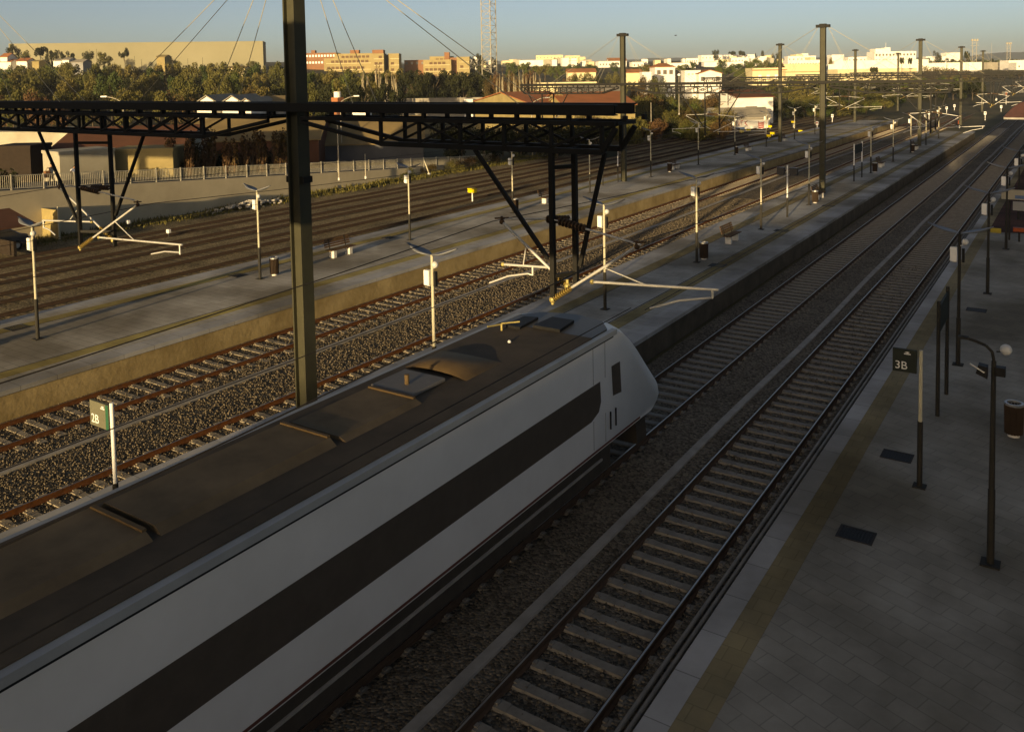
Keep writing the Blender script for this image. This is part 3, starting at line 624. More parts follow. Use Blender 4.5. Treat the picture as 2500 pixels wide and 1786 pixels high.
name_board('name board edge-on between two white posts beside the second mast, left platform', -34.5, 66.1, 69.0, True)
t = thing('screen_sign', 'twin dark information screens on one post, middle platform', 'sign', (-16.13, 57.1, .75))
m = MB(); m.tube((0, 0, 1.3), (0, 0, 3.45), .05, n=10); m.build('pole', 'white', t); m = MB(); m.tube((0, 0, 0), (0, 0, 1.3), .06, n=10); m.build('pole_base', 'poledk', t)
for s in (-1, 1): MB().box(s*.42-.26, s*.42+.26, -.10, .10, 2.78, 3.30).build('screen', 'screen', t, bev=.015)
MB().tube((-.2, 0, 3.05), (.2, 0, 3.05), .03, n=6).build('crossbar', 'poledk', t)
# drain covers
for i, (px, py, z, l) in enumerate(((2090, 1305, .75, 'dark rectangular drain grate nearest on the right platform'), (2190, 1113, .75, 'dark drain grate beside the 3B sign foot'), (2384, 757, .75, 'dark drain grate in front of the third right lamp'),
                               (580, 672, .75, 'rusty drain cover left of the first bin, left platform'), (950, 580, .75, 'drain cover beyond the first bench, left platform'), (1752, 648, .75, 'dark drain cover beside the middle platform bin'), (1908, 563, .75, 'drain cover near the fourth middle lamp'), (2022, 503, .75, 'drain cover below the second middle mast'), (40, 800, .75, 'large shaded drain cover at the left picture edge'))):
    p = G(px, py, z); t = thing('drain_grate', l, 'drain', (p.x, p.y, .752))
    a, b = (.36, .28) if i < 3 else (.4, .35)
    m = MB(); m.box(-a, a, -b, -b+.05, 0, .012); m.box(-a, a, b-.05, b, 0, .012); m.box(-a, -a+.05, -b+.05, b-.05, 0, .012); m.box(a-.05, a, -b+.05, b-.05, 0, .012); m.build('frame', 'grate', t)
    m = MB(); m.box(-a+.05, a-.05, -b+.05, b-.05, .0005, .002)
    for k in range(9): x = -a+.09+k*(2*a-.18)/8; m.box(x-.016, x+.016, -b+.05, b-.05, .002, .010)
    m.build('bars', 'black', t)
# signs round the far right platform
p = U(2427, 527, 36.5)
t = thing('hanging_sign', 'small yellow sign on the third right-platform lamp', 'sign', (-2.95, 41.5, .75)); MB().box(-.20, .20, -.02, .02, 2.65, 2.86).build('board', 'dullyellow', t); MB().tube((-.27, 0, 2.75), (-.2, 0, 2.75), .02, n=6).build('bracket', 'poledk', t)
t = thing('information_panel', 'pale blue-white information panel at the right picture edge', 'sign', (-3.3, 55.0, .75))
MB().box(-.36, 1.6, -.05, .05, 2.3, 2.85).build('board', 'palewall', t); MB().box(.3, 1.6, -.056, -.051, 2.36, 2.55).build('blue_field', 'blue', t); MB().box(.2, 1.6, -.05, .05, 1.7, 2.2).build('lower_board', 'shedwall', t)
for x in (.05, 1.5): MB().tube((x, .08, 0), (x, .08, 2.9), .05, n=8).build('post', 'poledk', t)
t = thing('notice_box', 'small orange-red box below the information panel at the right edge', 'box', (-2.75, 54.7, .762)); MB().box(-.3, .3, -.15, .15, .55, .78).build('box', 'orange', t, bev=.02); MB().tube((0, 0, 0), (0, 0, .55), .05, n=8).build('post', 'poledk', t)
# maroon canopy over the far right platform
t = thing('platform_canopy', 'dark maroon arched canopy over the far end of the right platform', 'canopy', (0, 0, .75))
m = MB(); prof = [(-6.1, 4.95)]+[(-6.1+2.0*u, 4.95+1.55*math.sin(u*math.pi/2)**.9) for u in (.12, .3, .5, .7, .85, 1)]+[(1.0, 6.5), (2.2, 5.9), (3.0, 4.95)]
m.prism(prof, 'y', 92, 150); m.build('roof', 'maroon', t); m = MB(); m.box(-6.05, 3.05, 91.9, 150, 4.78, 4.948); m.build('fascia', 'trough', t)
for y in (96, 108, 120, 132, 144):
    for x in (-3.2, 2.2): MB().tube((x, y, 0), (x, y, 4.78), .10, n=10).build('post', 'poledk', t)

# ================================================================== OUT OF SIGHT, BEHIND AND RIGHT: WHAT CASTS THE BIG SHADOWS
t = thing('footbridge', 'covered steel footbridge over all tracks from which the view is taken', 'footbridge', (0, 0, 0))
MB().box(-62, 3, -3.4, -.5, 8.52, 8.85).build('deck', 'bridge', t)
MB().box(-62, 3, -3.4, -3.25, 8.85, 12.9).build('rear_wall', 'bridge', t); MB().box(-62, 3, -3.6, -.3, 12.9, 13.35).build('roof', 'bridge', t)
m = MB(); m.box(-62, 3, -.56, -.5, 9.85, 9.92)
for i in range(60): x = -61.5+i*1.09; m.box(x-.02, x+.02, -.55, -.51, 8.85, 9.85)
m.build('railing', 'railing', t)
for x in (-60, -34, -16.5, 1.5): MB().box(x-.3, x+.3, -2.3, -1.7, -.3, 8.52).build('pier', 'bridge', t)
def block(nm, lb, x0, x1, y0, y1, h, mat='brickst'):
    t = thing(nm, lb, 'building', ((x0+x1)/2, (y0+y1)/2, 0)); a, b = (x1-x0)/2, (y1-y0)/2
    MB().box(-a, a, -b, b, -.3, h-.4).build('walls', mat, t); MB().box(-a-.25, a+.25, -b-.25, b+.25, h-.4, h).build('roof', 'greyroof', t)
    n = int((y1-y0)/4)
    for i in range(n):
        yy = -b+2+i*4
        for z in (1.2, 4.6, 8.0):
            if z+2 < h-.6: MB().box(-a-.04, -a-.003, yy-.6, yy+.6, z, z+1.8).build('window', 'glass', t)
    return t
block('station_building', 'low cream station building right of the platform, outside the picture', 9, 18, -30, 60, 4.8, 'cream')
t = thing('stepped_shade_blocker', 'added stepped shade blocker, unseen far behind the footbridge', 'building', (0, -158, 0))
for i in range(24):                                 # added unseen blocker, its steps shaped to shade the right half of the station
    x = 6.4+i*2.0; h = 17.6+(x+1-6.4)*.43-(.9 if 11 < x < 15 else 1.3 if 21 < x < 26 else 0); MB().box(x, x+1.995, -6, 6, -.3, h).build('blocker_bay', 'cream', t)
    m = MB(); m.box(x-.05, x+2.03, -6.1, 6.1, h+.002, h+.25); m.build('blocker_cap', 'greyroof', t)
MB().box(54.5, 110, -6, 6, -.3, 40).build('blocker_main', 'cream', t)

# ================================================================== LEFT SIDE: RAMP WALL, RAILING, SHEDS
def ramp_z(y): return max(-.1, 3.26-(y-29.6)*.0635)
RX = -60.2
t = thing('ramp_wall', 'long grey concrete ramp wall rising to the left below the pale railing', 'wall', (RX, 0, 0))
m = MB(); ys = [8, 20, 30, 40, 50, 60, 70, 78]; prof = [(y, ramp_z(y)) for y in ys]+[(78, -.4), (8, -.4)]
m.prism(prof, 'x', -.35, 0); m.build('wall', 'wallgrey', t)
m = MB(); V = []
for y in ys: V += [(-.36, y, ramp_z(y)-.02), (-6.5, y, ramp_z(y)-.02)]
m.add(V, [(2*i, 2*i+1, 2*i+3, 2*i+2) for i in range(len(ys)-1)]); struct(m.build('road', 'asphalt', None, (RX, 0, 0)))
m = MB(); m.prism([(y, ramp_z(y)-.03) for y in ys]+[(78, -.4), (8, -.4)], 'x', -6.5, -.36); m.build('wall_fill', 'ground', t)
t = thing('railing', 'pale barred railing along the top of the ramp wall', 'railing', (RX, 0, 0))
yy = 12.0; k = 0
while yy < 86:
    z = ramp_z(yy); y2 = yy+2.19; z2 = ramp_z(y2)
    MB().box(-.24, -.16, yy-.04, yy+.04, z-.02, z+1.08).build('post', 'railing', t)
    m = MB(); m.beam((-.2, yy+.04, z+1.0), (-.2, y2-.04, z2+1.0), .05, .04); m.beam((-.2, yy+.04, z+.12), (-.2, y2-.04, z2+.12), .05, .04)
    for i in range(1, 16):
        u = i/16; m.tube((-.2, yy+(y2-yy)*u, z+(z2-z)*u+.12), (-.2, yy+(y2-yy)*u, z+(z2-z)*u+1.0), .014, n=5, cap=False)
    m.build('bar_panel', 'railing', t); yy = y2; k += 1
# yellow sheet fence, dark carport and a parked car at the left edge
t = thing('sheet_fence', 'yellowish corrugated sheet fence at the foot of the ramp wall', 'fence', (-59.3, 31.4, -.2))
m = MB()
for i in range(12): a = -1.15+i*.19; m.prism([(a, -.02), (a+.09, .05), (a+.185, -.02), (a+.185, -.05), (a, -.05)], 'z', 0, 2.0)
m.build('sheets', 'sheet', t); MB().box(1.16, 1.26, -.08, .02, 0, 2.25).build('post', 'pole', t)
t = thing('carport', 'low dark carport in front of the ramp wall at the left edge', 'shed', (-56.3, 25.2, -.2))
MB().prism([(-1.0, 2.6), (2.3, 1.9), (2.3, 2.0), (-1.0, 2.72)], 'y', -4.5, 2.6).build('roof', 'brownroof', t)
for y in (-4.3, -1, 2.4): MB().box(2.1, 2.22, y-.06, y+.06, 0, 1.88).build('post', 'darkwood', t)
MB().box(-.95, -.85, -4.5, 2.6, 0, 2.5).build('back_wall', 'darkwood', t); MB().box(-.8, 1.9, 1.4, 1.5, .1, 1.0).build('plank_screen', 'darkwood', t)
t = thing('parked_car', 'dark grey car parked below the ramp wall at the left picture edge', 'car', (-57.6, 26.6, -.2), R(4))
prof = [(-2.1, .35), (-2.12, .75), (-1.95, .92), (-1.1, 1.0), (-.45, 1.42), (.9, 1.45), (1.6, 1.02), (2.05, .95), (2.14, .6), (2.1, .35)]
m = MB(); m.prism([(b, c) for b, c in prof], 'x', -.82, .82); m.build('body', 'carpaint', t, bev=.05)
m = MB()
for s in (-1, 1): m.add([(s*.825, -1.0, 1.02), (s*.825, -.42, 1.36), (s*.825, .85, 1.38), (s*.825, 1.42, 1.02)], [(0, 1, 2, 3)])
m.build('side_windows', 'glass', t); MB().add([(-.7, 1.02, 1.412), (.7, 1.02, 1.412), (.74, 1.52, 1.10), (-.74, 1.52, 1.10)], [(0, 1, 2, 3)]).build('windscreen', 'glass', t)
for sx in (-1, 1):
    for sy in (-1.3, 1.3):
        wv = MB().tube((sx*.70, sy, .31), (sx*.86, sy, .31), .31, n=16).build('wheel', 'tyre', t); MB().tube((sx*.862, sy, .31), (sx*.872, sy, .31), .17, n=12).build('rim', 'alu', wv)
    MB().box(sx*.75-.16 if sx < 0 else .45, sx*.75+.16 if sx > 0 else -.45, 2.08, 2.15, .66, .82).build('headlight', 'lampglass', t)

# sheds and houses -------------------------------------------------------------
def gable(t, w, d, h, rise, wall, roof, axis='x', over=.3, hip=0., th=.16):
    """walls with gable ends and a pitched roof; ridge along local x or y"""
    a, b = w/2, d/2
    if axis == 'x':
        MB().prism([(-b, -.5), (b, -.5), (b, h), (0, h+rise), (-b, h)], 'x', -a, a).build('walls', wall, t) if not hip else MB().box(-a, a, -b, b, -.5, h).build('walls', wall, t)
        m = MB(); k = hip*a
        V = [(-a-over, -b-over, h-.05), (a+over, -b-over, h-.05), (a+over, b+over, h-.05), (-a-over, b+over, h-.05), (-a-over+k, 0, h+rise+.1), (a+over-k, 0, h+rise+.1)]
        W = [(x, y, z+th) for x, y, z in V]
        F = [(0, 1, 5, 4), (2, 3, 4, 5)]+([(3, 0, 4), (1, 2, 5)] if hip else [])
        m.add(W, F); m.add([V[0], V[1], W[1], W[0]], [(0, 1, 2, 3)]); m.add([V[2], V[3], W[3], W[2]], [(0, 1, 2, 3)])
        for i, j, q in ((3, 0, 4), (1, 2, 5)):
            if hip: m.add([V[i], V[j], W[j], W[i]], [(0, 1, 2, 3)])
            else: m.add([V[i], V[q], W[q], W[i], V[j], W[j]], [(0, 1, 2, 3), (1, 4, 5, 2)])
        m.add([V[0], V[1], V[5], V[4]], [(3, 2, 1, 0)]); m.add([V[2], V[3], V[4], V[5]], [(3, 2, 1, 0)])
        return m.build('roof', roof, t)
    else:
        MB().prism([(-a, -.5), (a, -.5), (a, h), (0, h+rise), (-a, h)], 'y', -b, b).build('walls', wall, t)
        m = MB()
        for s in (-1, 1): m.prism([(s*(a+over), h-.08), (0, h+rise+.08), (0, h+rise+.08+th), (s*(a+over), h-.08+th)], 'y', -b-over, b+over)
        return m.build('roof', roof, t)
def front(px0, px1, ytop, d, back):
    """front-centre point, width and top height of a facade seen between two picture columns at depth d"""
    xc = (px0+px1)/2; c = U(xc, 190, d); w_ = (px1-px0)*d/FPX; zt = U(xc, ytop, d).z
    k = Vector((CF.x, CF.y, 0)).normalized(); c = c+k*back/2; z0 = terr(c.x, c.y)
    return Vector((c.x, c.y, z0)), w_, zt-z0
def windows(t, w_, h, d, rows, cols, mat='glass', ww=1.1, wh=1.3, z0=.9, dz=3.0, x0=None, x1=None):
    x0 = -w_/2+1.2 if x0 is None else x0; x1 = w_/2-1.2 if x1 is None else x1
    me = None
    for r_ in range(rows):
        for c_ in range(cols):
            x = (x0+x1)/2 if cols == 1 else x0+(x1-x0)*c_/(cols-1); z = h-z0-wh-r_*dz
            if z < .2: continue
            if me is None:
                m = MB(); m.box(-ww/2, ww/2, -.06, -.005, 0, wh); me = m.mesh('window', mat)
            link('window', me, t, (x, -d/2, z))
def flat(nm, lb, px0, px1, ytop, d, mat, back=10., rows=0, cols=0, wmat='glass', rz=0, roofm='greyroof', cat='building', group=None, ww=1.1, wh=1.3, dz=3., z0=.9):
    c, w_, h = front(px0, px1, ytop, d, back); t = thing(nm, lb, cat, c, YAW+rz, group)
    MB().box(-w_/2, w_/2, -back/2, back/2, -1.0, h-.25).build('walls', mat, t)
    m = MB(); m.box(-w_/2-.06, w_/2+.06, -back/2-.06, back/2+.06, h-.249, h); m.build('roof', roofm if h < 5 else mat, t)
    if rows: windows(t, w_, h, back, rows, cols, wmat, ww, wh, z0, dz)
    return t, w_, h
def pitched(nm, lb, px0, px1, yridge, yeave, d, wall, roof, back=8., axis='x', hip=0., rows=0, cols=0, rz=0, cat='house', wmat='glass'):
    c, w_, h = front(px0, px1, yeave, d, back); _, _, hr = front(px0, px1, yridge, d, back)
    t = thing(nm, lb, cat, c, YAW+rz); gable(t, w_, back, h, max(.4, hr-h), wall, roof, axis, hip=hip)
    if rows: windows(t, w_, h, back, rows, cols, wmat)
    return t
def shed(nm, lb, X0, X1, Y0, Y1, zb, h, rise, wall, roof, axis):
    t = thing(nm, lb, 'shed', ((X0+X1)/2, (Y0+Y1)/2, zb)); gable(t, X1-X0, Y1-Y0, h, rise, wall, roof, axis); return t
# behind the railing
flat('workshop', 'large pale-walled workshop behind the gantry at left', -60, 238, 322, 92, 'palewall', 9, rz=R(-12), cat='building')
pitched('goods_shed', 'low shed with a broad brown-red sheet roof behind the two people', 92, 400, 326, 372, 78, 'palewall', 'brownroof', 15, rz=R(8), cat='shed')
flat('store', 'low ochre store with a pale roof edge beside the brown-red roofed shed', 262, 408, 364, 72.5, 'ochre', 4, rz=R(4), roofm='palewall')
flat('outbuilding', 'small white outbuilding in bluish shade behind the two people', 92, 226, 369, 69, 'palewall', 3.2, rz=R(50))
flat('dark_garage', 'dark brown garage block behind the railing at the left edge', -30, 64, 357, 74, 'darkwood', 3.5, roofm='brownroof')
pitched('warehouse', 'long brown-roofed warehouse with shade-toned grey wall right of the big mast', 742, 1010, 296, 354, 108, 'shadegrey', 'tanroof', 14, rz=R(8), cat='shed')
pitched('shed', 'long low tan-roofed shed left of the big mast', 420, 752, 300, 346, 100, 'brownroof', 'tanroof', 16, rz=R(6), cat='shed')
for i, (a, b, y0, y1) in enumerate(((478, 526, 236, 252), (540, 588, 236, 252), (586, 610, 243, 252))):
    pitched('gabled_hut', ('left of the twin white gabled huts', 'right of the twin white gabled huts', 'small third gabled hut beside the twin huts')[i]+' above the gantry girder', a, b, y0, y1, 132, 'plaster', 'greyroof', 12, axis='y')
pitched('long_shed', 'long shed with a brownish ridge roof left of the mast, above the girder', 588, 690, 240, 258, 140, 'shedwall', 'tanroof', 14, cat='shed')
t = thing('water_tank', 'white water tank on a red base right of the big mast', 'tank', (0, 0, 0)); c = U(824, 240, 150); t.location = (c.x, c.y, -.3)
z1 = U(824, 224, 150).z; z0 = U(824, 238, 150).z; MB().tube((0, 0, z0+.3), (0, 0, z1+.3), .62, n=14).build('tank', 'plaster', t); MB().box(-.75, .75, -.75, .75, 0, z0+.29).build('base', 'redroof', t)
flat('hut', 'bright white hut seen between girder and truss right of the mast', 859, 892, 275, 128, 'plaster', 5, cat='hut')
# long pale wall, red roofs, sheds in the middle distance
flat('long_wall', 'long pale boundary wall running behind the lattice tower', 925, 1176, 240, 205, 'greyroof', 2, cat='wall')
flat('white_van_box', 'short bright white box body standing at the long pale wall', 1132, 1153, 242, 200, 'plaster', 3, cat='container')
pitched('red_roof_shed', 'red sheet-roofed shed in front of the bare grove', 1216, 1348, 231, 256, 142, 'ochre', 'redroof', 26, rz=R(24), cat='shed')
pitched('red_roof_shed', 'broad red-orange roofed shed left of the second mast', 1352, 1530, 231, 258, 138, 'ochre', 'redroof', 18, rz=R(10), hip=0, cat='shed')
pitched('ochre_gable', 'small ochre gable end between the two red roofs', 1344, 1384, 229, 246, 144, 'ochre', 'tanroof', 8, axis='y', cat='shed')
pitched('grey_roof_shed', 'wide grey-roofed shed behind the red-orange roof', 1372, 1522, 214, 238, 168, 'shedwall', 'greyroof', 16, cat='shed')
flat('cream_building', 'long cream building behind the second gantry truss', 1312, 1456, 201, 196, 'cream', 12)
# the white house with graffiti wall
t = pitched('white_house', 'white rail-side house with brown roof above the graffiti wall', 1782, 1880, 223, 238, 172, 'plaster', 'brownroof', 12, rz=R(8))
MB().box(-1.8, .6, -6.1, -6.003, 2.6, 3.6).build('window', 'darkwood', t); MB().box(2.9, 3.3, -6.1, -6.003, 1.9, 2.2).build('vent', 'darkwood', t)
pitched('lean_to', 'long grey-roofed lean-to below the white house', 1742, 1880, 268, 289, 163, 'plaster', 'greyroof', 8, cat='shed')
t, w_, h = flat('graffiti_wall', 'white trackside wall with red graffiti under the white house', 1784, 1876, 290, 157, 'plaster', .4, cat='wall')
gb = bpy.data.objects.new('graffiti', None); C.objects.link(gb); gb.parent = t
m = MB()
def stroke(pts, wd=.12):
    for a, b in zip(pts[:-1], pts[1:]): m.beam((a[0], -.225, a[1]), (b[0], -.225, b[1]), .03, wd)
x = -2.9
for gl in (((0, 0), (0, .9), (.45, 0), (.45, .9)), ((0, .9), (.25, 0), (.5, .9)), ((0, 0), (0, .9), (.4, .85)), ((0, .9), (0, .45), (.45, .9), (0, .45), (.45, 0))):
    stroke([(x+a, .75+b) for a, b in gl]); x += .68
for k in range(3): stroke([(1.6, .35+k*.38), (2.6, .38+k*.38)], .24)
stroke([(1.62, .3), (1.62, 1.5)], .2); stroke([(2.55, .3), (2.55, 1.5)], .2)
m.build('red_lettering', 'red', gb); m = MB(); m.box(-3.3, -.9, -.23, -.205, 0, .45); m.build('blue_patch', 'blue', gb)
# large concrete hall and flats on the skyline
t, w_, h = flat('concrete_hall', 'huge windowless concrete hall on the left skyline', 44, 628, 104, 420, 'hall', 14, rz=R(10))
MB().box(-w_/2, w_/2, -.2, .2, h, h+.25).build('parapet', 'hall', t)
MB().box(w_/2+.1, w_/2+.8, -2, -1, h-14, h-3).build('ladder', 'railing', t)
t, w_, h = flat('red_brick_flats', 'red brick block of flats with rows of white windows right of the mast', 700, 822, 130, 455, 'redbrick', 14)
windows(t, w_, h, 14, 3, 12, 'whitewin', .95, 1.1, 1.0, 3.5, x0=2.0-w_/2+6); MB().box(-1, 1, -2, 2, h, h+1.6).build('stair_head', 'redbrick', t)
def strips(t, w_, h, d, n, x0, x1, dz=3.1, z0=1.1, mat='brownwin'):
    for k in range(n):
        nn = int((x1-x0)/2.1)
        m = MB()
        for i in range(nn):
            if (i*7+k*3) % 11 != 0: m.box(x0+i*2.1, x0+i*2.1+1.55, -d/2-.08, -d/2-.003, h-z0-1.25-k*dz, h-z0-k*dz)
        m.build('window_row', mat, t); MB().box(x0-.3, x1+.3, -d/2-.35, -d/2-.004, h-z0-1.62-k*dz, h-z0-1.42-k*dz).build('balcony_slab', 'cream', t)
t, w_, h = flat('yellow_flats', 'long yellow brick flats, lower wing left of the stair towers', 792, 910, 142, 425, 'yellowbrick', 10); strips(t, w_, h, 10, 4, -w_/2+1.5, w_/2-1)
t, w_, h = flat('yellow_flats', 'taller yellow brick flats behind the lower wing', 818, 912, 131, 440, 'yellowbrick', 12); strips(t, w_, h, 12, 2, -w_/2+1.5, w_/2-1); MB().box(w_/2-12, w_/2-7.5, -4, 0, h, h+1.8).build('stair_head', 'redbrick', t)
t, w_, h = flat('stair_tower', 'square yellow brick stair tower standing above the flats', 908, 938, 131, 420, 'yellowbrick', 10); MB().box(-2.6, 2.8, -4.5, 2, h, h+1.8).build('tank_room', 'redbrick', t); strips(t, w_, h, 10, 4, -1.5, 2.8)
flat('brown_link', 'dark brown link block between the yellow stair towers', 936, 952, 134, 432, 'redbrick', 10)
t, w_, h = flat('stair_tower', 'plain yellow brick tower at the right end of the flats', 949, 975, 131, 424, 'yellowbrick', 10); strips(t, w_, h, 10, 3, -1.4, 2.4)
flat('brown_flats', 'dark brown low flats left of the second yellow group', 988, 1038, 147, 440, 'redbrick', 10, 1, 4)
t, w_, h = flat('yellow_flats', 'second group of yellow flats, wide front block', 1034, 1102, 146, 425, 'yellowbrick', 10); strips(t, w_, h, 10, 3, -w_/2+1, w_/2-1)
t, w_, h = flat('yellow_flats', 'upper storey block of the second yellow group', 1050, 1106, 138, 436, 'yellowbrick', 9); strips(t, w_, h, 9, 1, -w_/2+1, w_/2-1)
t, w_, h = flat('stair_tower', 'thin brown stair head on the second yellow group', 1086, 1098, 128, 432, 'redbrick', 5)
flat('brown_link', 'brown recess of the second yellow group', 1100, 1118, 141, 430, 'redbrick', 8)
t, w_, h = flat('stair_tower', 'yellow end tower of the second group beside the lattice tower', 1116, 1147, 139, 424, 'yellowbrick', 10); strips(t, w_, h, 10, 3, -1.5, 2.6)
# town, far right: (kind, px0, px1, ytop, depth, material, label, rows, cols)
town = [
 (1459, 1528, 149, 560, 'plaster', 'long white row house below the orange roof', 1, 9), (1542, 1570, 151, 560, 'plaster', 'white house with three dark windows right of the second mast', 1, 3),
 (1569, 1584, 144, 570, 'plaster', 'tall narrow white house with a window, right of the second mast', 2, 2), (1601, 1615, 147, 420, 'cream', 'beige tower-like house behind the hipped-roof house', 1, 1),
 (1632, 1700, 153, 520, 'plaster', 'long low white wall of houses in the middle of the town', 0, 0), (1678, 1707, 142, 620, 'plaster', 'white house with five small windows on the rise', 1, 5),
 (1711, 1762, 135, 720, 'plaster', 'long white house below the round skyline tree', 1, 6), (1393, 1407, 148, 600, 'plaster', 'small white house above the cream building', 0, 0),
 (1420, 1430, 148, 610, 'plaster', 'tiny white house left of the long white row', 0, 0), (1436, 1450, 150, 590, 'cream', 'tiny beige house left of the long white row', 0, 0),
 (1380, 1416, 136, 760, 'cream', 'pale beige block on the skyline right of the lattice tower', 1, 5), (1310, 1376, 135, 800, 'cream', 'long pale terrace on the skyline right of the lattice tower', 1, 8),
 (1270, 1362, 146, 640, 'plaster', 'long low white warehouse right of the lattice tower', 0, 0), (1146, 1170, 145, 560, 'plaster', 'white house between the yellow flats and the lattice tower', 0, 0),
 (1628, 1637, 143, 640, 'plaster', 'white dot-like house above the hipped-roof house', 0, 0), (1668, 1676, 143, 640, 'plaster', 'narrow white house left of the five-window house', 0, 0),
 (1720, 1758, 151, 560, 'plaster', 'white terrace right of the long wall of houses', 0, 0), (1768, 1842, 134, 760, 'plaster', 'string of white houses on the skyline under the trees', 1, 8),
 (1788, 1818, 141, 650, 'plaster', 'white house left of the green tree clump', 1, 4), (1836, 1866, 142, 650, 'plaster', 'white house right of the green tree clump', 0, 0),
 (1772, 1802, 151, 520, 'plaster', 'white house low among the green trees', 0, 0), (1868, 1886, 135, 720, 'cream', 'beige house behind the dark skyline pair of trees', 0, 0),
 (1925, 2012, 147, 480, 'plaster', 'long white building left of the second middle mast', 1, 12), (1925, 1992, 137, 620, 'plaster', 'upper white terrace behind the third left mast', 1, 7),
 (1941, 1958, 133, 680, 'cream', 'beige roof block on the upper terrace', 0, 0), (1957, 1973, 131, 690, 'plaster', 'tall white house on the upper terrace', 2, 2),
 (1905, 2016, 156, 400, 'cream', 'pale cream terrace behind the third left mast', 0, 0), (2030, 2060, 134, 720, 'plaster', 'far white house right of the second middle mast', 0, 0),
 (2026, 2058, 157, 410, 'plaster', 'low white house in front of the white depot', 0, 0), (2071, 2142, 139, 640, 'plaster', 'far white terrace left of the hospital block', 1, 8),
 (2038, 2266, 147, 460, 'plaster', 'very long white depot with a dark roof line', 0, 0), (2040, 2240, 168, 380, 'cream', 'long cream shed in front of the white depot', 1, 14),
 (2264, 2400, 153, 520, 'plaster', 'long low white hall behind the third middle mast', 0, 0), (2396, 2478, 152, 560, 'greyroof', 'pale grey hall at the upper right', 0, 0),
 (2462, 2540, 147, 540, 'plaster', 'white hall at the right picture edge', 1, 4), (2262, 2310, 138, 720, 'plaster', 'white house right of the hospital block', 0, 0),
 (2308, 2346, 129, 900, 'plaster', 'far white house on the ridge left of the floodlight masts', 0, 0), (2484, 2496, 153, 500, 'plaster', 'small white box house with a window at the right edge', 1, 1)]
for i, (a, b, yt, d, mt, lb, rw, cl) in enumerate(town):
    if rw: flat('town_house', lb, a, b, yt, d, mt, 10, rw, cl, 'glass', R(random.uniform(-8, 8)), ww=.8, wh=1.1, z0=1.7)
    else: flat('town_house', lb, a, b, yt, d, mt, 10, rz=R(random.uniform(-8, 8)))
for i in range(30):
    px = 1155+i*17+random.uniform(-6, 6) if i < 20 else 1760+(i-20)*24; wd = random.uniform(8, 22)
    flat('town_house', 'tiny pale house of the scattered far houses '+('between the lattice tower and the hipped-roof house' if i < 20 else 'on the slope behind the third left mast'), px, px+wd, random.uniform(139, 153) if i < 20 else random.uniform(136, 146), random.uniform(600, 740), random.choice(('plaster', 'cream', 'palewall')), 8, rz=R(random.uniform(-10, 10)), group='scattered far houses')
pitched('town_house', 'far house with a wide orange roof left of the second mast', 1486, 1530, 142, 149, 600, 'plaster', 'tile', 12)
pitched('town_house', 'white three-storey house with hipped brown roof', 1599, 1648, 156, 164, 262, 'plaster', 'tile', 10, hip=.75, rows=1, cols=3)
flat('town_house', 'plain white house with small marks right of the hipped-roof house', 1672, 1710, 172, 262, 'plaster', 8, 2, 3, 'cream', ww=.6, wh=.5)
pitched('town_house', 'white gabled house with paired windows, right of the plain white house', 1706, 1762, 172, 180, 258, 'plaster', 'tile', 9, axis='y', rows=1, cols=2)
pitched('town_house', 'low orange-roofed house left of the second mast, among bushes', 1386, 1455, 169, 177, 330, 'cream', 'tile', 9); pitched('town_house', 'low orange-roofed house right of the second mast, among bushes', 1528, 1568, 170, 178, 330, 'cream', 'tile', 9)
flat('white_shed', 'bright white shed among bushes right of the second mast', 1568, 1590, 176, 250, 'plaster', 5, cat='shed')
t, w_, h = flat('cream_terrace', 'cream terrace with brown cornice behind the third left mast', 1837, 1920, 166, 330, 'cream', 10); windows(t, w_, h, 10, 1, 3, 'whitewin', 1.2, 1.8, 2.6, 3, x0=-3.6, x1=2.6)
MB().box(-w_/2-.2, w_/2+.2, -5.3, -4.98, h-1.0, h-.6).build('cornice', 'tile', t)
t, w_, h = flat('cream_terrace', 'lower cream terrace with doors left of the second middle mast', 1918, 2016, 172, 325, 'cream', 10); windows(t, w_, h, 10, 1, 4, 'glass', 1.1, 1.7, 2.2, 3); MB().box(-w_/2-.2, w_/2+.2, -5.3, -4.98, h-.7, h-.4).build('cornice', 'ochre', t)
t, w_, h = flat('hospital_block', 'large cream-white block with rows of windows and roof huts on the skyline', 2135, 2236, 126, 620, 'plaster', 14); windows(t, w_, h, 14, 2, 12, 'glass', 1.2, 1.5, 1.6, 4.0)
m = MB(); m.box(-w_/2+1.5, -w_/2+10, -5, 5, h, h+2.2); m.build('roof_hut', 'plaster', t); m = MB(); m.box(-w_/2+9, -w_/2+13, -3, 3, h+.002, h+3.0); m.build('roof_hut', 'plaster', t); MB().tube((-w_/2+11, 0, h+3), (-w_/2+11, 0, h+6.5), .12, n=6).build('antenna', 'alu', t)
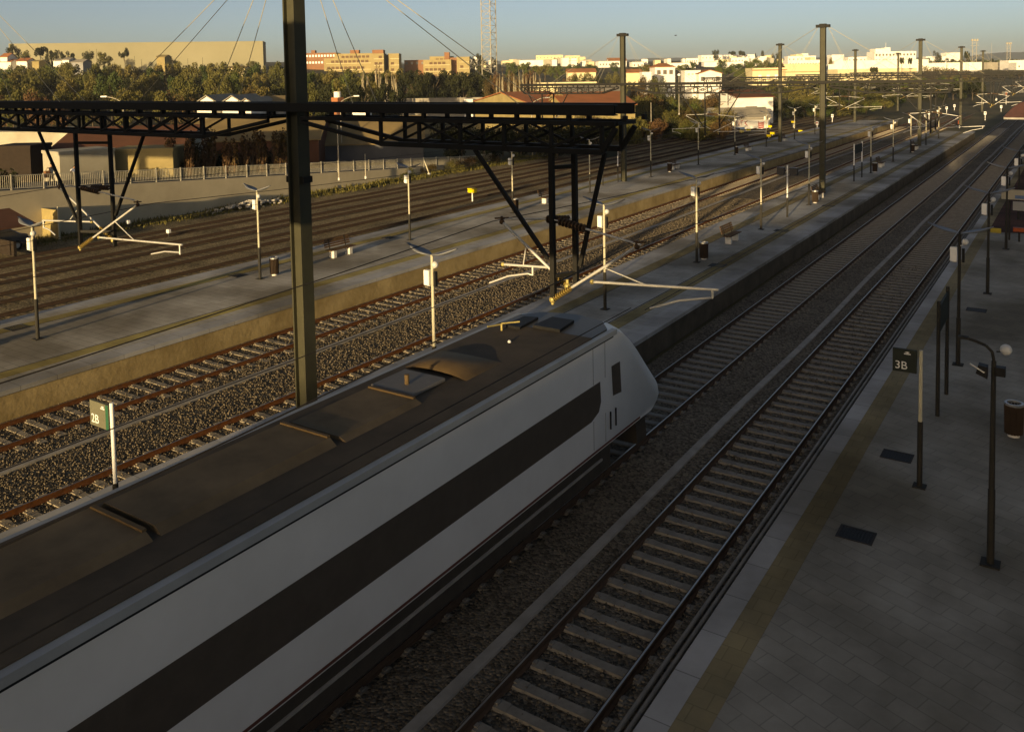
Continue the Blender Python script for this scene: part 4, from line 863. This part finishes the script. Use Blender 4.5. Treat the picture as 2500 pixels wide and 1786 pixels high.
# little houses at the foot of the hall
for a, b, yr, ye, wl, rf, lb in ((-14, 28, 146, 152, 'plaster', 'tile', 'red-roofed house at the far left edge'), (42, 68, 143, 150, 'plaster', 'redroof', 'red-roofed white cottage below the concrete hall'), (80, 97, 148, 151, 'ochre', 'ochre', 'small yellow house below the concrete hall'), (132, 152, 145, 149, 'plaster', 'greyroof', 'small white house below the concrete hall'),
                              (153, 170, 142, 147, 'plaster', 'greyroof', 'grey-roofed white house below the hall'), (174, 204, 146, 153, 'shedwall', 'greyroof', 'grey shed below the concrete hall'), (3, 20, 131, 140, 'plaster', 'tile', 'tiny house beside the leftmost skyline tree'), (384, 404, 135, 140, 'ochre', 'ochre', 'narrow yellow house in front of the concrete hall')):
    pitched('cottage', lb, a, b, yr, ye, 352, wl, rf, 7)
pitched('low_villa', 'low pale villa near the right end of the concrete hall', 548, 598, 163, 167, 345, 'cream', 'tanroof', 8)

# ------------------------------------------------------------------ lattice tower, street lights, floodlights
t = thing('lattice_tower', 'tall pale three-legged lattice radio tower reaching out of the picture', 'tower', (0, 0, 0)); c = U(1197, 249, 230); t.location = (c.x, c.y, terr(c.x, c.y)); t.rotation_euler = (0, 0, YAW+R(6))
L = [Vector((-2.0, .4, 0)), Vector((.25, -1.8, 0)), Vector((2.0, .7, 0))]; H = 42
for p in L: MB().tube(p, p*.96+Vector((0, 0, H)), .13, .12, n=6).build('leg', 'tower', t)
for a, b in ((0, 1), (1, 2), (2, 0)):
    m = MB(); z = 0; k = 0
    while z < H-2:
        p, q = (L[a], L[b]) if k % 2 else (L[b], L[a]); m.tube(p+Vector((0, 0, z)), q+Vector((0, 0, z+1.9)), .055, n=5); m.tube(L[a]+Vector((0, 0, z)), L[b]+Vector((0, 0, z)), .045, n=5); z += 1.9; k += 1
    m.build('bracing', 'tower', t)
def streetlight(lb, px, ytop, d, s=1, h=None):
    c = U(px, ytop, d); z0 = terr(c.x, c.y); t = thing('street_light', lb, 'street light', (c.x, c.y, z0), YAW); hh = c.z-z0
    MB().tube((0, 0, 0), (0, 0, hh), .09, .06, n=8).build('pole', 'tower', t); MB().path([(0, 0, hh), (-.5*s, 0, hh+.35), (-1.1*s, 0, hh+.6), (-1.8*s, 0, hh+.75)], .045, 6).build('arm', 'tower', t)
    MB().box(min(-1.7*s, -2.4*s), max(-1.7*s, -2.4*s), -.13, .13, hh+.68, hh+.84).build('lamp_head', 'white', t, bev=.03)
streetlight('street light with a bright head above the girder at left', 300, 252, 95, 1); streetlight('street light with curved arm right of the big mast', 831, 250, 108, -1)
streetlight('street light standing between the red roofs', 1298, 253, 112, -1); 
def pole(nm, lb, px, y0, y1, d, r=.07, mat='tower', cat='pole'):
    a = U(px, y1, d); b = U(px, y0, d); t = thing(nm, lb, cat, (a.x, a.y, a.z)); MB().tube((0, 0, 0), (0, 0, b.z-a.z), r, r*.7, n=8).build('shaft', mat, t); MB().tube((0, 0, 0), (0, 0, .25), r*1.6, n=8).build('foot', 'concfoot', t); return t
for px, y0, y1, d, lb in ((828, 272, 440, 82, 'thin pale pole behind the railing right of the big mast'), (1590, 250, 345, 140, 'thin pale pole among the olive bushes left of the graffiti wall'), (1658, 188, 280, 150, 'thin pole with a round white dish above the second gantry'), (1125, 236, 256, 190, 'short pale post left of the lattice tower foot'), (2420, 105, 160, 520, 'slim mast between the two floodlight towers'), (893, 375, 436, 84, 'thin post in front of the railing, right of the big mast')):
    pole('pole', lb, px, y0, y1, d)
c = U(1658, 183, 150); t = thing('dish', 'round white dish on the thin pole above the second gantry', 'dish', (c.x, c.y, c.z)); MB().ball((0, 0, 0), .28, 12, 8, .9).build('bowl', 'white', t); MB().tube((0, 0, -.6), (0, 0, -.2), .04, n=6).build('stem', 'tower', t)
for px0, px1, yt, yb, d, lb in ((2369, 2390, 99, 112, 560, 'left floodlight tower with a rack of lamps on the skyline'), (2455, 2471, 107, 118, 620, 'right floodlight tower with a rack of lamps on the skyline')):
    a = U((px0+px1)/2, yt, d); z0 = terr(a.x, a.y); t = thing('floodlight_tower', lb, 'floodlight', (a.x, a.y, z0), YAW); hb = U((px0+px1)/2, yb, d).z-z0; ht = a.z-z0; hw = (px1-px0)*d/FPX/2
    m = MB(); m.tube((-hw*.5, 0, 0), (-hw*.5, 0, ht), .16, n=6); m.tube((hw*.5, 0, 0), (hw*.5, 0, ht), .16, n=6)
    for k in range(9): m.tube((-hw*.5, 0, ht*k/9), (hw*.5, 0, ht*(k+1)/9), .08, n=5)
    m.build('mast', 'tower', t); m = MB()
    for z in (hb, (hb+ht)/2, ht): m.box(-hw, hw, -.1, .1, z-.12, z+.12)
    m.build('rack', 'shedwall', t)
    for i in range(3): MB().box(-hw*.8+i*hw*.6, -hw*.8+i*hw*.6+hw*.35, -.6, -.12, ht-.5, ht+.9).build('lamp', 'tower', t)

# ------------------------------------------------------------------ trackside bits
def relay(lb, x, y, h=.75):
    t = thing('track_box', lb, 'track box', (x, y, -.2)); MB().box(-.34, .34, -.22, .22, h, h+.34).build('box', 'yellow', t, bev=.03); MB().tube((0, 0, 0), (0, 0, h), .06, n=8).build('post', 'white', t)
    MB().box(-.37, .37, -.25, .25, h+.341, h+.37).build('lid', 'yellow', t)
relay('yellow box on a white post between the yard tracks', -43.05, 58.6)
for i, (px, py, lb) in enumerate(((1811, 321, 'yellow point marker below the graffiti wall, left of a pair'), (1828, 318, 'yellow point marker below the graffiti wall, right of a pair'), (1877, 332, 'yellow marker box left of the third left mast'), (1886, 326, 'yellow marker box just left of the third mast'), (1937, 307, 'yellow marker on a post right of the third mast'), (1955, 321, 'flat yellow marker near the third mast foot'), (1880, 309, 'yellow marker box under the graffiti wall end'))):
    p = G(px, py, .2); relay(lb, p.x, p.y, .25 if i not in (4,) else .9)
def signal(lb, px, py, h, col, head='white'):
    p = G(px, py, -.2); t = thing('rail_signal', lb, 'signal', (p.x, p.y, -.2)); MB().tube((0, 0, 0), (0, 0, h), .06, n=8).build('post', 'white', t)
    MB().box(-.22, .22, -.12, .12, h, h+.65).build('head', head, t, bev=.04); MB().tube((0, -.121, h+.4), (0, -.20, h+.4), .12, n=12).build('lens', col, t)
signal('low white signal with a red face beside the second middle mast', 1995, 318, .9, 'red'); signal('white board signal with a red stripe right of the second middle mast', 2032, 299, 1.0, 'red'); signal('orange round signal near the end of the middle platform', 2342, 313, .7, 'orange', 'orange'); signal('tall orange signal at the upper right', 2456, 262, 3.2, 'orange', 'orange')
for i, (px, py) in enumerate(((2432, 247), (2444, 268), (2405, 286), (2330, 265), (2311, 271), (2268, 285))):
    signal('small white track signal at the upper right, '+ORD[i]+' from the right' if i else 'small white track signal nearest the canopy', px, py+8, 1.1, 'black')
for i, (px, py) in enumerate(((313, 549), (412, 572))):
    p = G(px, py, 0); t = thing('point_lamp', ('left','right')[i]+' small white point lamp between the yard tracks under the left cantilever', 'lamp', (p.x, p.y, -.2)); MB().tube((0, 0, 0), (0, 0, .28), .05, n=8).build('stand', 'poledk', t); MB().box(-.14, .14, -.12, .12, .28, .55).build('lantern', 'white', t, bev=.04)
for px, py0, py1, lb in ((1045, 387, 425, 'leaning pale post at the end of the railing'),):
    a = G(px+3, py1, 0); b = U(px-11, py0, (a-EYE).dot(CF)); t = thing('leaning_post', lb, 'post', a); d = b-a; MB().tube((0, 0, 0), d, .07, n=8).build('shaft', 'pole', t); MB().box(-.12, .12, -.12, .12, -.1, .1).build('foot', 'concfoot', t)
t = thing('rubble_heap', 'heap of pale rubble at the foot of the ramp wall left of the big mast', 'rubble'); t.location = (-58.0, 47.5, -.2); m = MB()
for i in range(140):
    a, r_ = random.uniform(0, 6.28), abs(random.gauss(0, 1)); x, y = r_*.55*math.cos(a), r_*2.4*math.sin(a); s = random.uniform(.06, .19); z = max(0, .45-.25*r_)+s*.4
    m.beam((x-s, y, z), (x+s, y+random.uniform(-s, s), z+random.uniform(-.05, .1)), s*1.3, s)
o = m.build('stones', 'rubble', t); o['kind'] = 'stuff'
n = 9000; gx = np.concatenate([rng.normal(-58.9, .75, n//2), rng.uniform(-59.9, -56.8, n//2)]); gy = rng.uniform(18, 100, n); gh = rng.uniform(.10, .34, n)*(1+.8*np.sin(gy*.7)*np.sin(gx*2.1)); ga = rng.uniform(0, 3.14, n); s_ = .05+.05*rng.uniform(0, 1, n)
V = np.stack([np.stack([gx-np.cos(ga)*s_, gy-np.sin(ga)*s_, np.full(n, -.32)], -1), np.stack([gx+np.cos(ga)*s_, gy+np.sin(ga)*s_, np.full(n, -.32)], -1), np.stack([gx+rng.normal(0, .08, n), gy+rng.normal(0, .08, n), gh-.25], -1)], 1).reshape(-1, 3)
o = link('grass', npmesh('grass', V, np.arange(3*n).reshape(-1, 3), 'grass')); o['kind'] = 'stuff'; tag(o, 'dry grass and weeds along the foot of the ramp wall', 'grass')
c = EYE+ray(1650, 87)*60
t = thing('bird', 'small dark bird gliding in the sky right of the second mast', 'bird', c, YAW)
m = MB(); m.ball((0, 0, 0), .035, 10, 6); V = [(-.10, 0, 0), (-.05, -.02, .02), (.05, -.02, .015), (.13, 0, -.005), (.05, .02, .035), (-.05, .02, .03)]; m.add(V, [(0, 1, 5), (1, 2, 4, 5), (2, 3, 4)])
m.tube((-.09, 0, .005), (.09, 0, .0), .028, .006, n=8); m.build('body', 'feather', t)
m = MB(); m.prism([(-.02, -.02), (.05, -.12), (.02, -.15), (-.06, -.02)], 'z', .015, .025); m.prism([(-.02, .02), (.05, .12), (.02, .15), (-.06, .02)], 'z', .015, .025); m.build('wings', 'feather', t)

# ------------------------------------------------------------------ people on the ramp
def body_mesh(nm, joints, edges, mat):
    me = bpy.data.meshes.new(nm); me.from_pydata([j[0] for j in joints], edges, []); o = bpy.data.objects.new(nm, me); C.objects.link(o)
    sk = o.modifiers.new('skin', 'SKIN'); sub = o.modifiers.new('sub', 'SUBSURF'); sub.levels = 2; sub.render_levels = 2
    for v, j in zip(me.skin_vertices[0].data, joints): v.radius = (j[1], j[1] if len(j) < 3 else j[2])
    me.skin_vertices[0].data[0].use_root = True
    bpy.context.view_layer.update(); q = bpy.data.meshes.new_from_object(o.evaluated_get(bpy.context.evaluated_depsgraph_get())); bpy.data.objects.remove(o); q.materials.clear(); q.materials.append(MT[mat])
    for p in q.polygons: p.use_smooth = True
    return q
def person(lb, loc, rz, lean, shirt, extra):
    t = thing('person', lb, 'person', loc, rz); s, c = math.sin(lean), math.cos(lean)
    def up(x, y, z): return (x, y*c-(z-.95)*(-s)*1.0 if 0 else y+(z-.95)*s, .95+(z-.95)*c)
    J = [((0, 0, .95), .135, .10), (up(0, 0, 1.15), .125, .095), (up(0, 0, 1.38), .16, .10), (up(0, 0, 1.50), .055), (up(0, .02, 1.62), .085, .095), (up(0, .02, 1.73), .07, .08),
         ((-.10, 0, .88), .085), ((-.11, .10, .48), .062), ((-.11, .02, .09), .045), ((-.11, .16, .04), .04),
         ((.10, 0, .88), .085), ((.11, -.06, .48), .062), ((.11, -.22, .10), .045), ((.11, -.10, .04), .04),
         (up(-.20, 0, 1.40), .055), (up(-.26, .04, 1.14), .042), (up(-.22, .20, .95), .032), (up(-.21, .28, .90), .03), (up(.20, 0, 1.40), .055), (up(.26, .02, 1.14), .042), (up(.24, .16, .93), .032), (up(.23, .24, .88), .03)]
    Ed = [(0, 1), (1, 2), (2, 3), (3, 4), (4, 5), (0, 6), (6, 7), (7, 8), (8, 9), (0, 10), (10, 11), (11, 12), (12, 13), (2, 14), (14, 15), (15, 16), (16, 17), (2, 18), (18, 19), (19, 20), (20, 21)]
    b = link('body', body_mesh('body', J, Ed, 'skin'), t)
    JS = [(J[0][0], .155, .12), (J[1][0], .145, .115), (J[2][0], .175, .12), (up(0, 0, 1.46), .07), (J[14][0], .068), (J[15][0], .055), (J[18][0], .068), (J[19][0], .055)]
    link('shirt', body_mesh('shirt', JS, [(0, 1), (1, 2), (2, 3), (2, 4), (4, 5), (2, 6), (6, 7)], shirt), b)
    JT = [((0, 0, .93), .155, .125), ((-.10, 0, .86), .10), ((-.11, .10, .48), .075), ((-.11, .02, .12), .058), ((.10, 0, .86), .10), ((.11, -.06, .48), .075), ((.11, -.22, .13), .058)]
    link('trousers', body_mesh('trousers', JT, [(0, 1), (1, 2), (2, 3), (0, 4), (4, 5), (5, 6)], 'trousers'), b)
    h = MB(); hc = Vector(up(0, .0, 1.72)); h.ball(hc, .098, 12, 8, .8); h.build('hair', 'hair', b)
    f = MB(); hd = Vector(up(0, .10, 1.64)); f.ball(hd, .018, 6, 4); f.build('nose', 'skin', b)
    return t
z = ramp_z(32.6); person('person in a pale shirt with a brown bag walking on the ramp', (-60.95, 32.55, z), R(-70), R(4), 'shirtg', 0)
tb = thing('shoulder_bag', 'brown bag carried by the person in the pale shirt', 'bag', (-60.75, 32.15, z+.75)); MB().box(-.12, .12, -.2, .2, 0, .48).build('bag', 'bag', tb, bev=.05); MB().path([(0, -.1, .48), (-.05, .12, .72), (0, .2, .46)], .018, 6).build('strap', 'bag', tb)
z = ramp_z(34.3); person('person in a bright white shirt bending forward on the ramp', (-60.95, 34.25, z), R(60), R(58), 'shirtw', 0)

# ------------------------------------------------------------------ trees and bushes
def crown(nm, mat, clumps, n, leaf, seed, flat_=.75):
    g = np.random.default_rng(seed); cs = np.array(clumps, float); wts = cs[:, 3]**2; wts /= wts.sum(); k = g.choice(len(cs), n, p=wts)
    d = g.normal(size=(n, 3)); d /= np.linalg.norm(d, axis=1)[:, None]; r_ = g.uniform(.35, 1.08, n)**.6
    P = cs[k, :3]+d*(r_*cs[k, 3])[:, None]*np.array([1, 1, flat_])
    a = g.normal(size=(n, 3))*.8+d; a /= np.linalg.norm(a, axis=1)[:, None]; b = np.cross(a, g.normal(size=(n, 3))); b /= np.linalg.norm(b, axis=1)[:, None]; c = np.cross(a, b)
    s = leaf*g.uniform(.5, 1.3, n)[:, None]
    V = np.stack([P-b*s-c*s*.6, P+b*s-c*s*.6, P+b*s*.7+c*s*.7, P-b*s*.7+c*s*.7], 1).reshape(-1, 3)
    return npmesh(nm, V, np.arange(4*n).reshape(-1, 4), mat)
def clumps_round(seed, w=1., h=1., z0=.35, n=13):
    g = random.Random(seed); out = []
    for i in range(n):
        a = g.uniform(0, 6.28); rr = .36*w*g.random()**.5; z = z0+(1-z0)*h*g.uniform(.12, .88); k = 1-.55*abs((z-z0)/(1-z0)/h-.45)
        out.append((rr*math.cos(a)*k*1.3, rr*math.sin(a)*k*1.3, z, g.uniform(.11, .23)*w*.9))
    return out
def trunk(seed, top, r=.035, branches=5, spread=.25):
    g = random.Random(seed); m = MB(); m.tube((0, 0, -.03), (.01, 0, top*.5), r, r*.7, n=7); m.tube((.01, 0, top*.5), (0, .01, top), r*.7, r*.3, n=6)
    for i in range(branches):
        a = g.uniform(0, 6.28); z = top*g.uniform(.45, .95); m.tube((0, 0, z), (math.cos(a)*spread, math.sin(a)*spread, z+g.uniform(.12, .3)), r*.45, r*.12, n=5)
    return m
PROTO = {}
def proto(kind, mats, crown_fn, trunk_fn, bark_):
    PROTO[kind] = [(crown_fn(i, mt), trunk_fn(i).mesh('trunk', bark_)) for i, mt in enumerate(mats)]
proto('broad', ['leaf', 'leaf', 'leafg', 'leaf'], lambda i, mt: crown('crown', mt, clumps_round(i+1, 1.0, 1.0, .2, 22), 3200, .021, i), lambda i: trunk(i, .6), 'bark')
proto('green', ['leafg', 'leafg', 'leafg'], lambda i, mt: crown('crown', mt, clumps_round(i+21, 1.0, 1.0, .2, 20), 3200, .021, i+20), lambda i: trunk(i+20, .6), 'bark')
proto('dark', ['leafd', 'leafd', 'leafd'], lambda i, mt: crown('crown', mt, clumps_round(i+41, 1.0, 1.0, .10, 22), 3000, .023, i+40), lambda i: trunk(i+40, .6), 'bark')
proto('pine', ['leafd', 'leafd'], lambda i, mt: crown('crown', mt, [(x*1.2, y*1.2, .62+.38*z*.9, r_*1.0) for x, y, z, r_ in clumps_round(i+61, 1.1, .9, .1, 12)], 1300, .032, i+60, .6), lambda i: trunk(i+60, .75, .03, 6, .3), 'bark')
proto('cypress', ['leafd'], lambda i, mt: crown('crown', mt, [(0, 0, .1+.085*k, .10*(1-.075*k)+.015) for k in range(10)], 900, .022, 80, 1.2), lambda i: trunk(80, .5, .02, 0), 'bark')
proto('bush', ['leaf', 'leafg', 'leafb', 'leafd'], lambda i, mt: crown('crown', mt, [(x*1.5, y*1.5, z*.95, r_*1.25) for x, y, z, r_ in clumps_round(i+101, 1.1, .9, .08, 18)], 3000, .024, i+100, .8), lambda i: trunk(i+100, .5, .03, 5, .3), 'bark')
proto('palm', ['leafd'], lambda i, mt: crown('crown', mt, [(.22*math.cos(k*.7), .22*math.sin(k*.7), .88+.05*(k % 3-1), .10) for k in range(9)]+[(0, 0, .9, .12)], 900, .035, 140, .6), lambda i: MB().tube((0, 0, -.02), (0, 0, .88), .035, .028, n=8), 'bark')
def bare(i, f=1.):
    g = random.Random(200+i); m = MB(); m.tube((0, 0, -.02), (0, 0, .35), .022*f, .016*f, n=6)
    for k in range(26):
        a = g.uniform(0, 6.28); z = g.uniform(.12, .55); s = g.uniform(.03, .16); q = (math.cos(a)*s*.5, math.sin(a)*s*.5, z+.18); e = (math.cos(a)*s, math.sin(a)*s, min(1, z+g.uniform(.3, .5)))
        m.tube((0, 0, z), q, .013*f, .010*f, n=5, cap=False); m.tube(q, e, .010*f, .004*f, n=5, cap=False)
        for j in range(3): b_ = a+g.uniform(-.8, .8); m.tube(q, (q[0]+math.cos(b_)*.05, q[1]+math.sin(b_)*.05, q[2]+g.uniform(.1, .25)), .007*f, .003*f, n=4, cap=False)
    return m
PROTO['bare'] = [(crown('crown', 'leafb', [(0, 0, .6+.1*k, .12) for k in range(5)], 330, .028, 210+i, 1.3), bare(i).mesh('trunk', 'redbark')) for i in range(3)]
PROTO['poplar'] = [(crown('crown', 'leafb', [(0, 0, .6+.1*k, .12) for k in range(4)], 60, .03, 230+i, 1.3), bare(i+5, 2.4).mesh('trunk', 'palebark')) for i in range(3)]
TC = [0]
def tree(kind, lb, x, y, z, h, wd=1., v=None, cat='tree', group=None, nm=None):
    v = TC[0] if v is None else v; TC[0] += 1; cr, tk = PROTO[kind][v % len(PROTO[kind])]
    t = thing(nm or {'broad': 'olive_tree', 'green': 'green_tree', 'dark': 'dark_tree', 'pine': 'pine_tree', 'cypress': 'cypress_tree', 'bush': 'bush', 'palm': 'palm_tree', 'bare': 'slender_tree', 'poplar': 'bare_poplar'}[kind], lb, cat, (x, y, z), random.uniform(0, 6.28), group)
    t.scale = (h*wd, h*wd, h)
    link('crown', cr, t); link('trunk', tk, t); return t
def tpx(kind, lb, px, ytop, d, wpx=None, v=None, group=None, cat='tree', hmin=0):
    c = U(px, ytop, d); z0 = terr(c.x, c.y); h = max(c.z-z0, 1.2); wd = 1. if wpx is None else wpx*d/FPX/h
    return tree(kind, lb, c.x, c.y, z0, h, wd, v, cat, group)
# the belt of trees behind the sheds at left
gA, gB, gC = 'back row of the tree belt under the concrete hall', 'middle row of the tree belt under the concrete hall', 'front row of the tree belt above the girder'
for i in range(25): tpx('broad', 'olive tree in the back row of the belt under the concrete hall', -60+i*31+random.uniform(-8, 8), random.uniform(151, 163)+(4 if i < 5 else 0), random.uniform(255, 290), random.uniform(48, 62), group=gA)
for i in range(21): tpx('broad' if i % 5 else 'dark', 'olive-brown tree in the middle row of the belt under the concrete hall', -50+i*36+random.uniform(-9, 9), random.uniform(172, 192), random.uniform(205, 235), random.uniform(54, 70), group=gB)
for i in range(19): tpx('broad' if i % 4 else 'bush', 'tree in the front row of the belt just above the girder', -50+i*40+random.uniform(-9, 9), random.uniform(200, 222), random.uniform(165, 190), random.uniform(56, 74), group=gC)
for i, (px, yt, wp, k) in enumerate(((30, 107, 34, 'dark'), (97, 110, 30, 'pine'), (118, 118, 24, 'dark'), (141, 121, 26, 'dark'), (63, 122, 24, 'broad'), (168, 125, 30, 'dark'), (214, 124, 34, 'dark'), (254, 127, 34, 'broad'), (303, 118, 20, 'pine'), (218, 115, 6, 'cypress'), (235, 114, 6, 'cypress'), (328, 133, 6, 'cypress'), (345, 142, 7, 'cypress'), (418, 134, 26, 'dark'), (458, 139, 6, 'cypress'), (494, 137, 7, 'cypress'), (480, 148, 8, 'cypress'), (575, 151, 18, 'dark'), (615, 149, 26, 'broad'), (545, 150, 14, 'dark'))):
    tpx(k, ('dark skyline tree', 'tall pine', 'olive tree', 'thin cypress')[{'dark': 0, 'pine': 1, 'broad': 2, 'cypress': 3}[k]]+' in front of the concrete hall, '+('at its left end' if px < 60 else ORD[i % 12]+' of those before its '+('left half' if px < 320 else 'right half')), px, yt, 365, wp)
for i in range(12): tpx('broad', 'olive tree of the clump below the red brick flats', 735+i*21+random.uniform(-5, 5), random.uniform(164, 182), random.uniform(215, 260), random.uniform(48, 62), group='clump below the flats')
for i in range(9): tpx('dark' if i % 3 else 'broad', 'dark tree low in the clump right of the big mast', 750+i*27+random.uniform(-5, 5), random.uniform(190, 210), random.uniform(170, 190), random.uniform(50, 62), group='low clump right of the mast')
for i in range(15): tpx('dark', 'tall dark tree of the dense hedge-like row left of the lattice tower', 985+i*14.5+random.uniform(-3, 3), random.uniform(166, 176), random.uniform(222, 240), random.uniform(58, 74), group='dense dark row left of the tower')
for i, (px, yt) in enumerate(((885, 172), (897, 178), (918, 158), (926, 164), (943, 170), (958, 176), (966, 185))): tpx('poplar', 'bare pale poplar among those in front of the yellow stair towers', px, yt, 198, 26, group='bare poplars before the flats')
for i in range(14): tpx('poplar', 'bare pale poplar of the grove right of the lattice tower', 1212+i*8+random.uniform(-3, 3), random.uniform(166, 186), random.uniform(180, 205), 18, group='bare grove right of the tower')
for i in range(6): tpx('bush', 'brownish thicket behind the bare grove', 1206+i*20, random.uniform(168, 182), 212, 34, v=2, group='thicket behind the bare grove', cat='bush')
for i, (px, yt, d, wp, k) in enumerate(((1170, 130, 420, 34, 'dark'), (1150, 137, 430, 22, 'dark'), (1204, 136, 430, 22, 'dark'), (1250, 152, 380, 40, 'green'), (1290, 150, 380, 44, 'green'), (1330, 156, 370, 40, 'broad'), (1360, 160, 360, 40, 'broad'), (1400, 156, 420, 44, 'green'), (1440, 158, 420, 40, 'green'), (1500, 152, 430, 24, 'green'),
      (1556, 160, 400, 32, 'green'), (1582, 157, 380, 34, 'broad'), (1552, 168, 360, 30, 'green'), (1686, 150, 400, 30, 'green'), (1664, 158, 390, 22, 'broad'), (1762, 146, 430, 30, 'green'), (1778, 158, 380, 30, 'green'), (1752, 163, 360, 24, 'green'), (1798, 155, 390, 34, 'green'), (1820, 147, 400, 40, 'green'), (1846, 144, 410, 36, 'green'), (1868, 146, 410, 34, 'broad'), (1892, 147, 390, 36, 'green'), (1836, 160, 350, 44, 'green'), (1808, 168, 340, 36, 'green'),
      (1747, 121, 720, 20, 'dark'), (1787, 123, 740, 12, 'pine'), (1812, 124, 750, 16, 'pine'), (1861, 123, 720, 12, 'dark'), (1846, 128, 740, 8, 'dark'), (1887, 130, 700, 10, 'dark'), (1898, 129, 700, 12, 'dark'), (2289, 120, 700, 20, 'dark'), (2029, 140, 420, 16, 'broad'), (2312, 136, 420, 10, 'cypress'))):
    tpx(k, ('large ' if wp > 30 else 'small ')+{'dark': 'dark', 'green': 'green', 'broad': 'olive', 'pine': 'pine', 'cypress': 'cypress'}[k]+' town tree, '+('%s from the left between the lattice tower and second mast' % ORD[i % 10] if px < 1530 else '%s from the left right of the second mast' % ORD[i % 8] if px < 1735 else '%s of the clump near the third left mast' % ORD[(i-15) % 10] if 15 <= i < 25 else '%s of the skyline trees at right' % ORD[(i-25) % 10]), px, yt, d, wp)
c0 = tpx('bush', 'orange autumn tree at the end of the green clump left of the third mast', 1897, 152, 345, 26, v=2)
for i in range(14): tpx('dark' if i % 2 else 'green', 'scrub tree on the low green ridge below the floodlights', 2262+i*18, random.uniform(140, 150), random.uniform(620, 700), 30, group='ridge scrub below the floodlights')
for i, (px, yt, d, wp) in enumerate(((2202, 140, 360, 16), (2222, 141, 360, 16), (2134, 164, 300, 30), (2359, 125, 420, 14), (2364, 129, 430, 12))): tpx('palm', 'palm '+('left of the pair before the white depot', 'right of the pair before the white depot', 'low and broad before the cream shed', 'tall and dark left of the floodlight tower', 'second tall one left of the floodlight tower')[i], px, yt, d, wp)
# bush band along the tracks
lbB = 'olive bush in the thicket between the red roofs and the graffiti wall'; k = 0
for px, yt, d, wp in [(1545+j*24+random.uniform(-6, 6), random.uniform(216, 238), random.uniform(172, 186), 50) for j in range(10)]+[(1555+j*26+random.uniform(-6, 6), random.uniform(248, 268), random.uniform(152, 162), 50) for j in range(9)]+[(1400+j*27, random.uniform(270, 292), random.uniform(128, 140), 48) for j in range(14)]:
    tpx('bush', lbB, px, yt, d, wp, v=(0, 0, 2, 3, 0, 1)[k % 6], group='track-side thicket left of the graffiti wall', cat='bush'); k += 1
for j in range(9): tpx('bush', 'dark bush behind the railing end and the truss', 1090+j*44+random.uniform(-8, 8), random.uniform(286, 304), random.uniform(104, 118), 66, v=3, group='dark bushes behind the truss', cat='bush')
for px, yt, d, wp in [(1392, 176, 300, 26), (1412, 178, 296, 30), (1436, 174, 300, 34), (1455, 178, 290, 24), (1496, 172, 292, 26), (1514, 174, 290, 30), (1584, 178, 240, 30), (1608, 182, 236, 30), (1560, 184, 238, 26)]:
    tpx('bush', 'brownish garden bush behind the second gantry left half', px, yt, d, wp, group='garden bushes behind the second gantry', cat='bush', v=random.choice((0, 2, 3)))
for j in range(30):
    px = 1884+j*17+random.uniform(-5, 5); tpx('bush' if j % 3 else 'green', 'green bush of the long thicket behind the right half of the gantries', px, random.uniform(184, 212)-(px-1884)*.03, random.uniform(230, 290), 44, v=(1, 0, 3)[j % 3] if j % 3 else None, group='long thicket behind the gantries', cat='bush')
for j in range(16):
    px = 1890+j*19+random.uniform(-5, 5); tpx('bush', 'dark green bush low beside the tracks, right of the white house', px, random.uniform(228, 250)-(px-1890)*.03, random.uniform(176, 200)+(px-1890)*.1, 40, v=(1, 3, 0)[j % 3], group='low bushes right of the white house', cat='bush')
for j in range(8): tpx('bush', 'brown-olive bush on the bank before the white hall, upper right', 2256+j*16, random.uniform(158, 172), random.uniform(330, 400), 34, v=(0, 2)[j % 2], group='bank bushes before the white hall', cat='bush')
for j in range(9): tpx('bush', 'dark hedge bush at the far upper right', 2370+j*17, random.uniform(166, 176), random.uniform(400, 450), 30, v=3, group='hedge at the far upper right', cat='bush')
# slender brown trees behind the railing
for j in range(18):
    y = 45.5+j*.82+random.uniform(-.3, .3); x = -64.9+random.uniform(-.8, .8); z = ramp_z(y)-1.4
    tree('bare', 'slender brown-leaved tree of the row behind the railing left of the mast', x, y, z, random.uniform(3.9, 5.0), .8, group='slender row behind the railing')
for j in range(14):
    y = 46+j*1.15; tree('bush', 'brown hedge bush behind the slender trees left of the mast', -67.5+random.uniform(-.5, .5)-.1*j, y, ramp_z(y)-1.5, random.uniform(3.0, 4.0), .9, v=(2, 3)[j % 2], cat='bush', group='brown hedge behind the slender trees')
tree('bush', 'dark bush in front of the garage at the left edge', -64.5, 29.5, 1.2, 3.6, .9, v=3, cat='bush')
for j in range(7): tree('bush', 'yellowish weed bush at the end of the ramp wall', -59.4+random.uniform(-1, 1), 70+j*3.3, -.3, random.uniform(.9, 1.6), 1.2, v=(0, 2)[j % 2], cat='bush', group='weeds at the end of the ramp wall')

# ------------------------------------------------------------------ thin evening air
hz = MB().box(-6000, 6000, -400, 6600, -8, 62).build('haze', 'ground'); hz['kind'] = 'stuff'
hm = bpy.data.materials.new('haze'); hm.use_nodes = True; t = hm.node_tree; t.nodes.clear()
mo = t.nodes.new('ShaderNodeOutputMaterial'); pv = t.nodes.new('ShaderNodeVolumePrincipled'); pv.inputs['Color'].default_value = (.80, .88, 1.0, 1); pv.inputs['Density'].default_value = .00011
t.links.new(pv.outputs[0], mo.inputs['Volume']); hz.data.materials.clear(); hz.data.materials.append(hm)
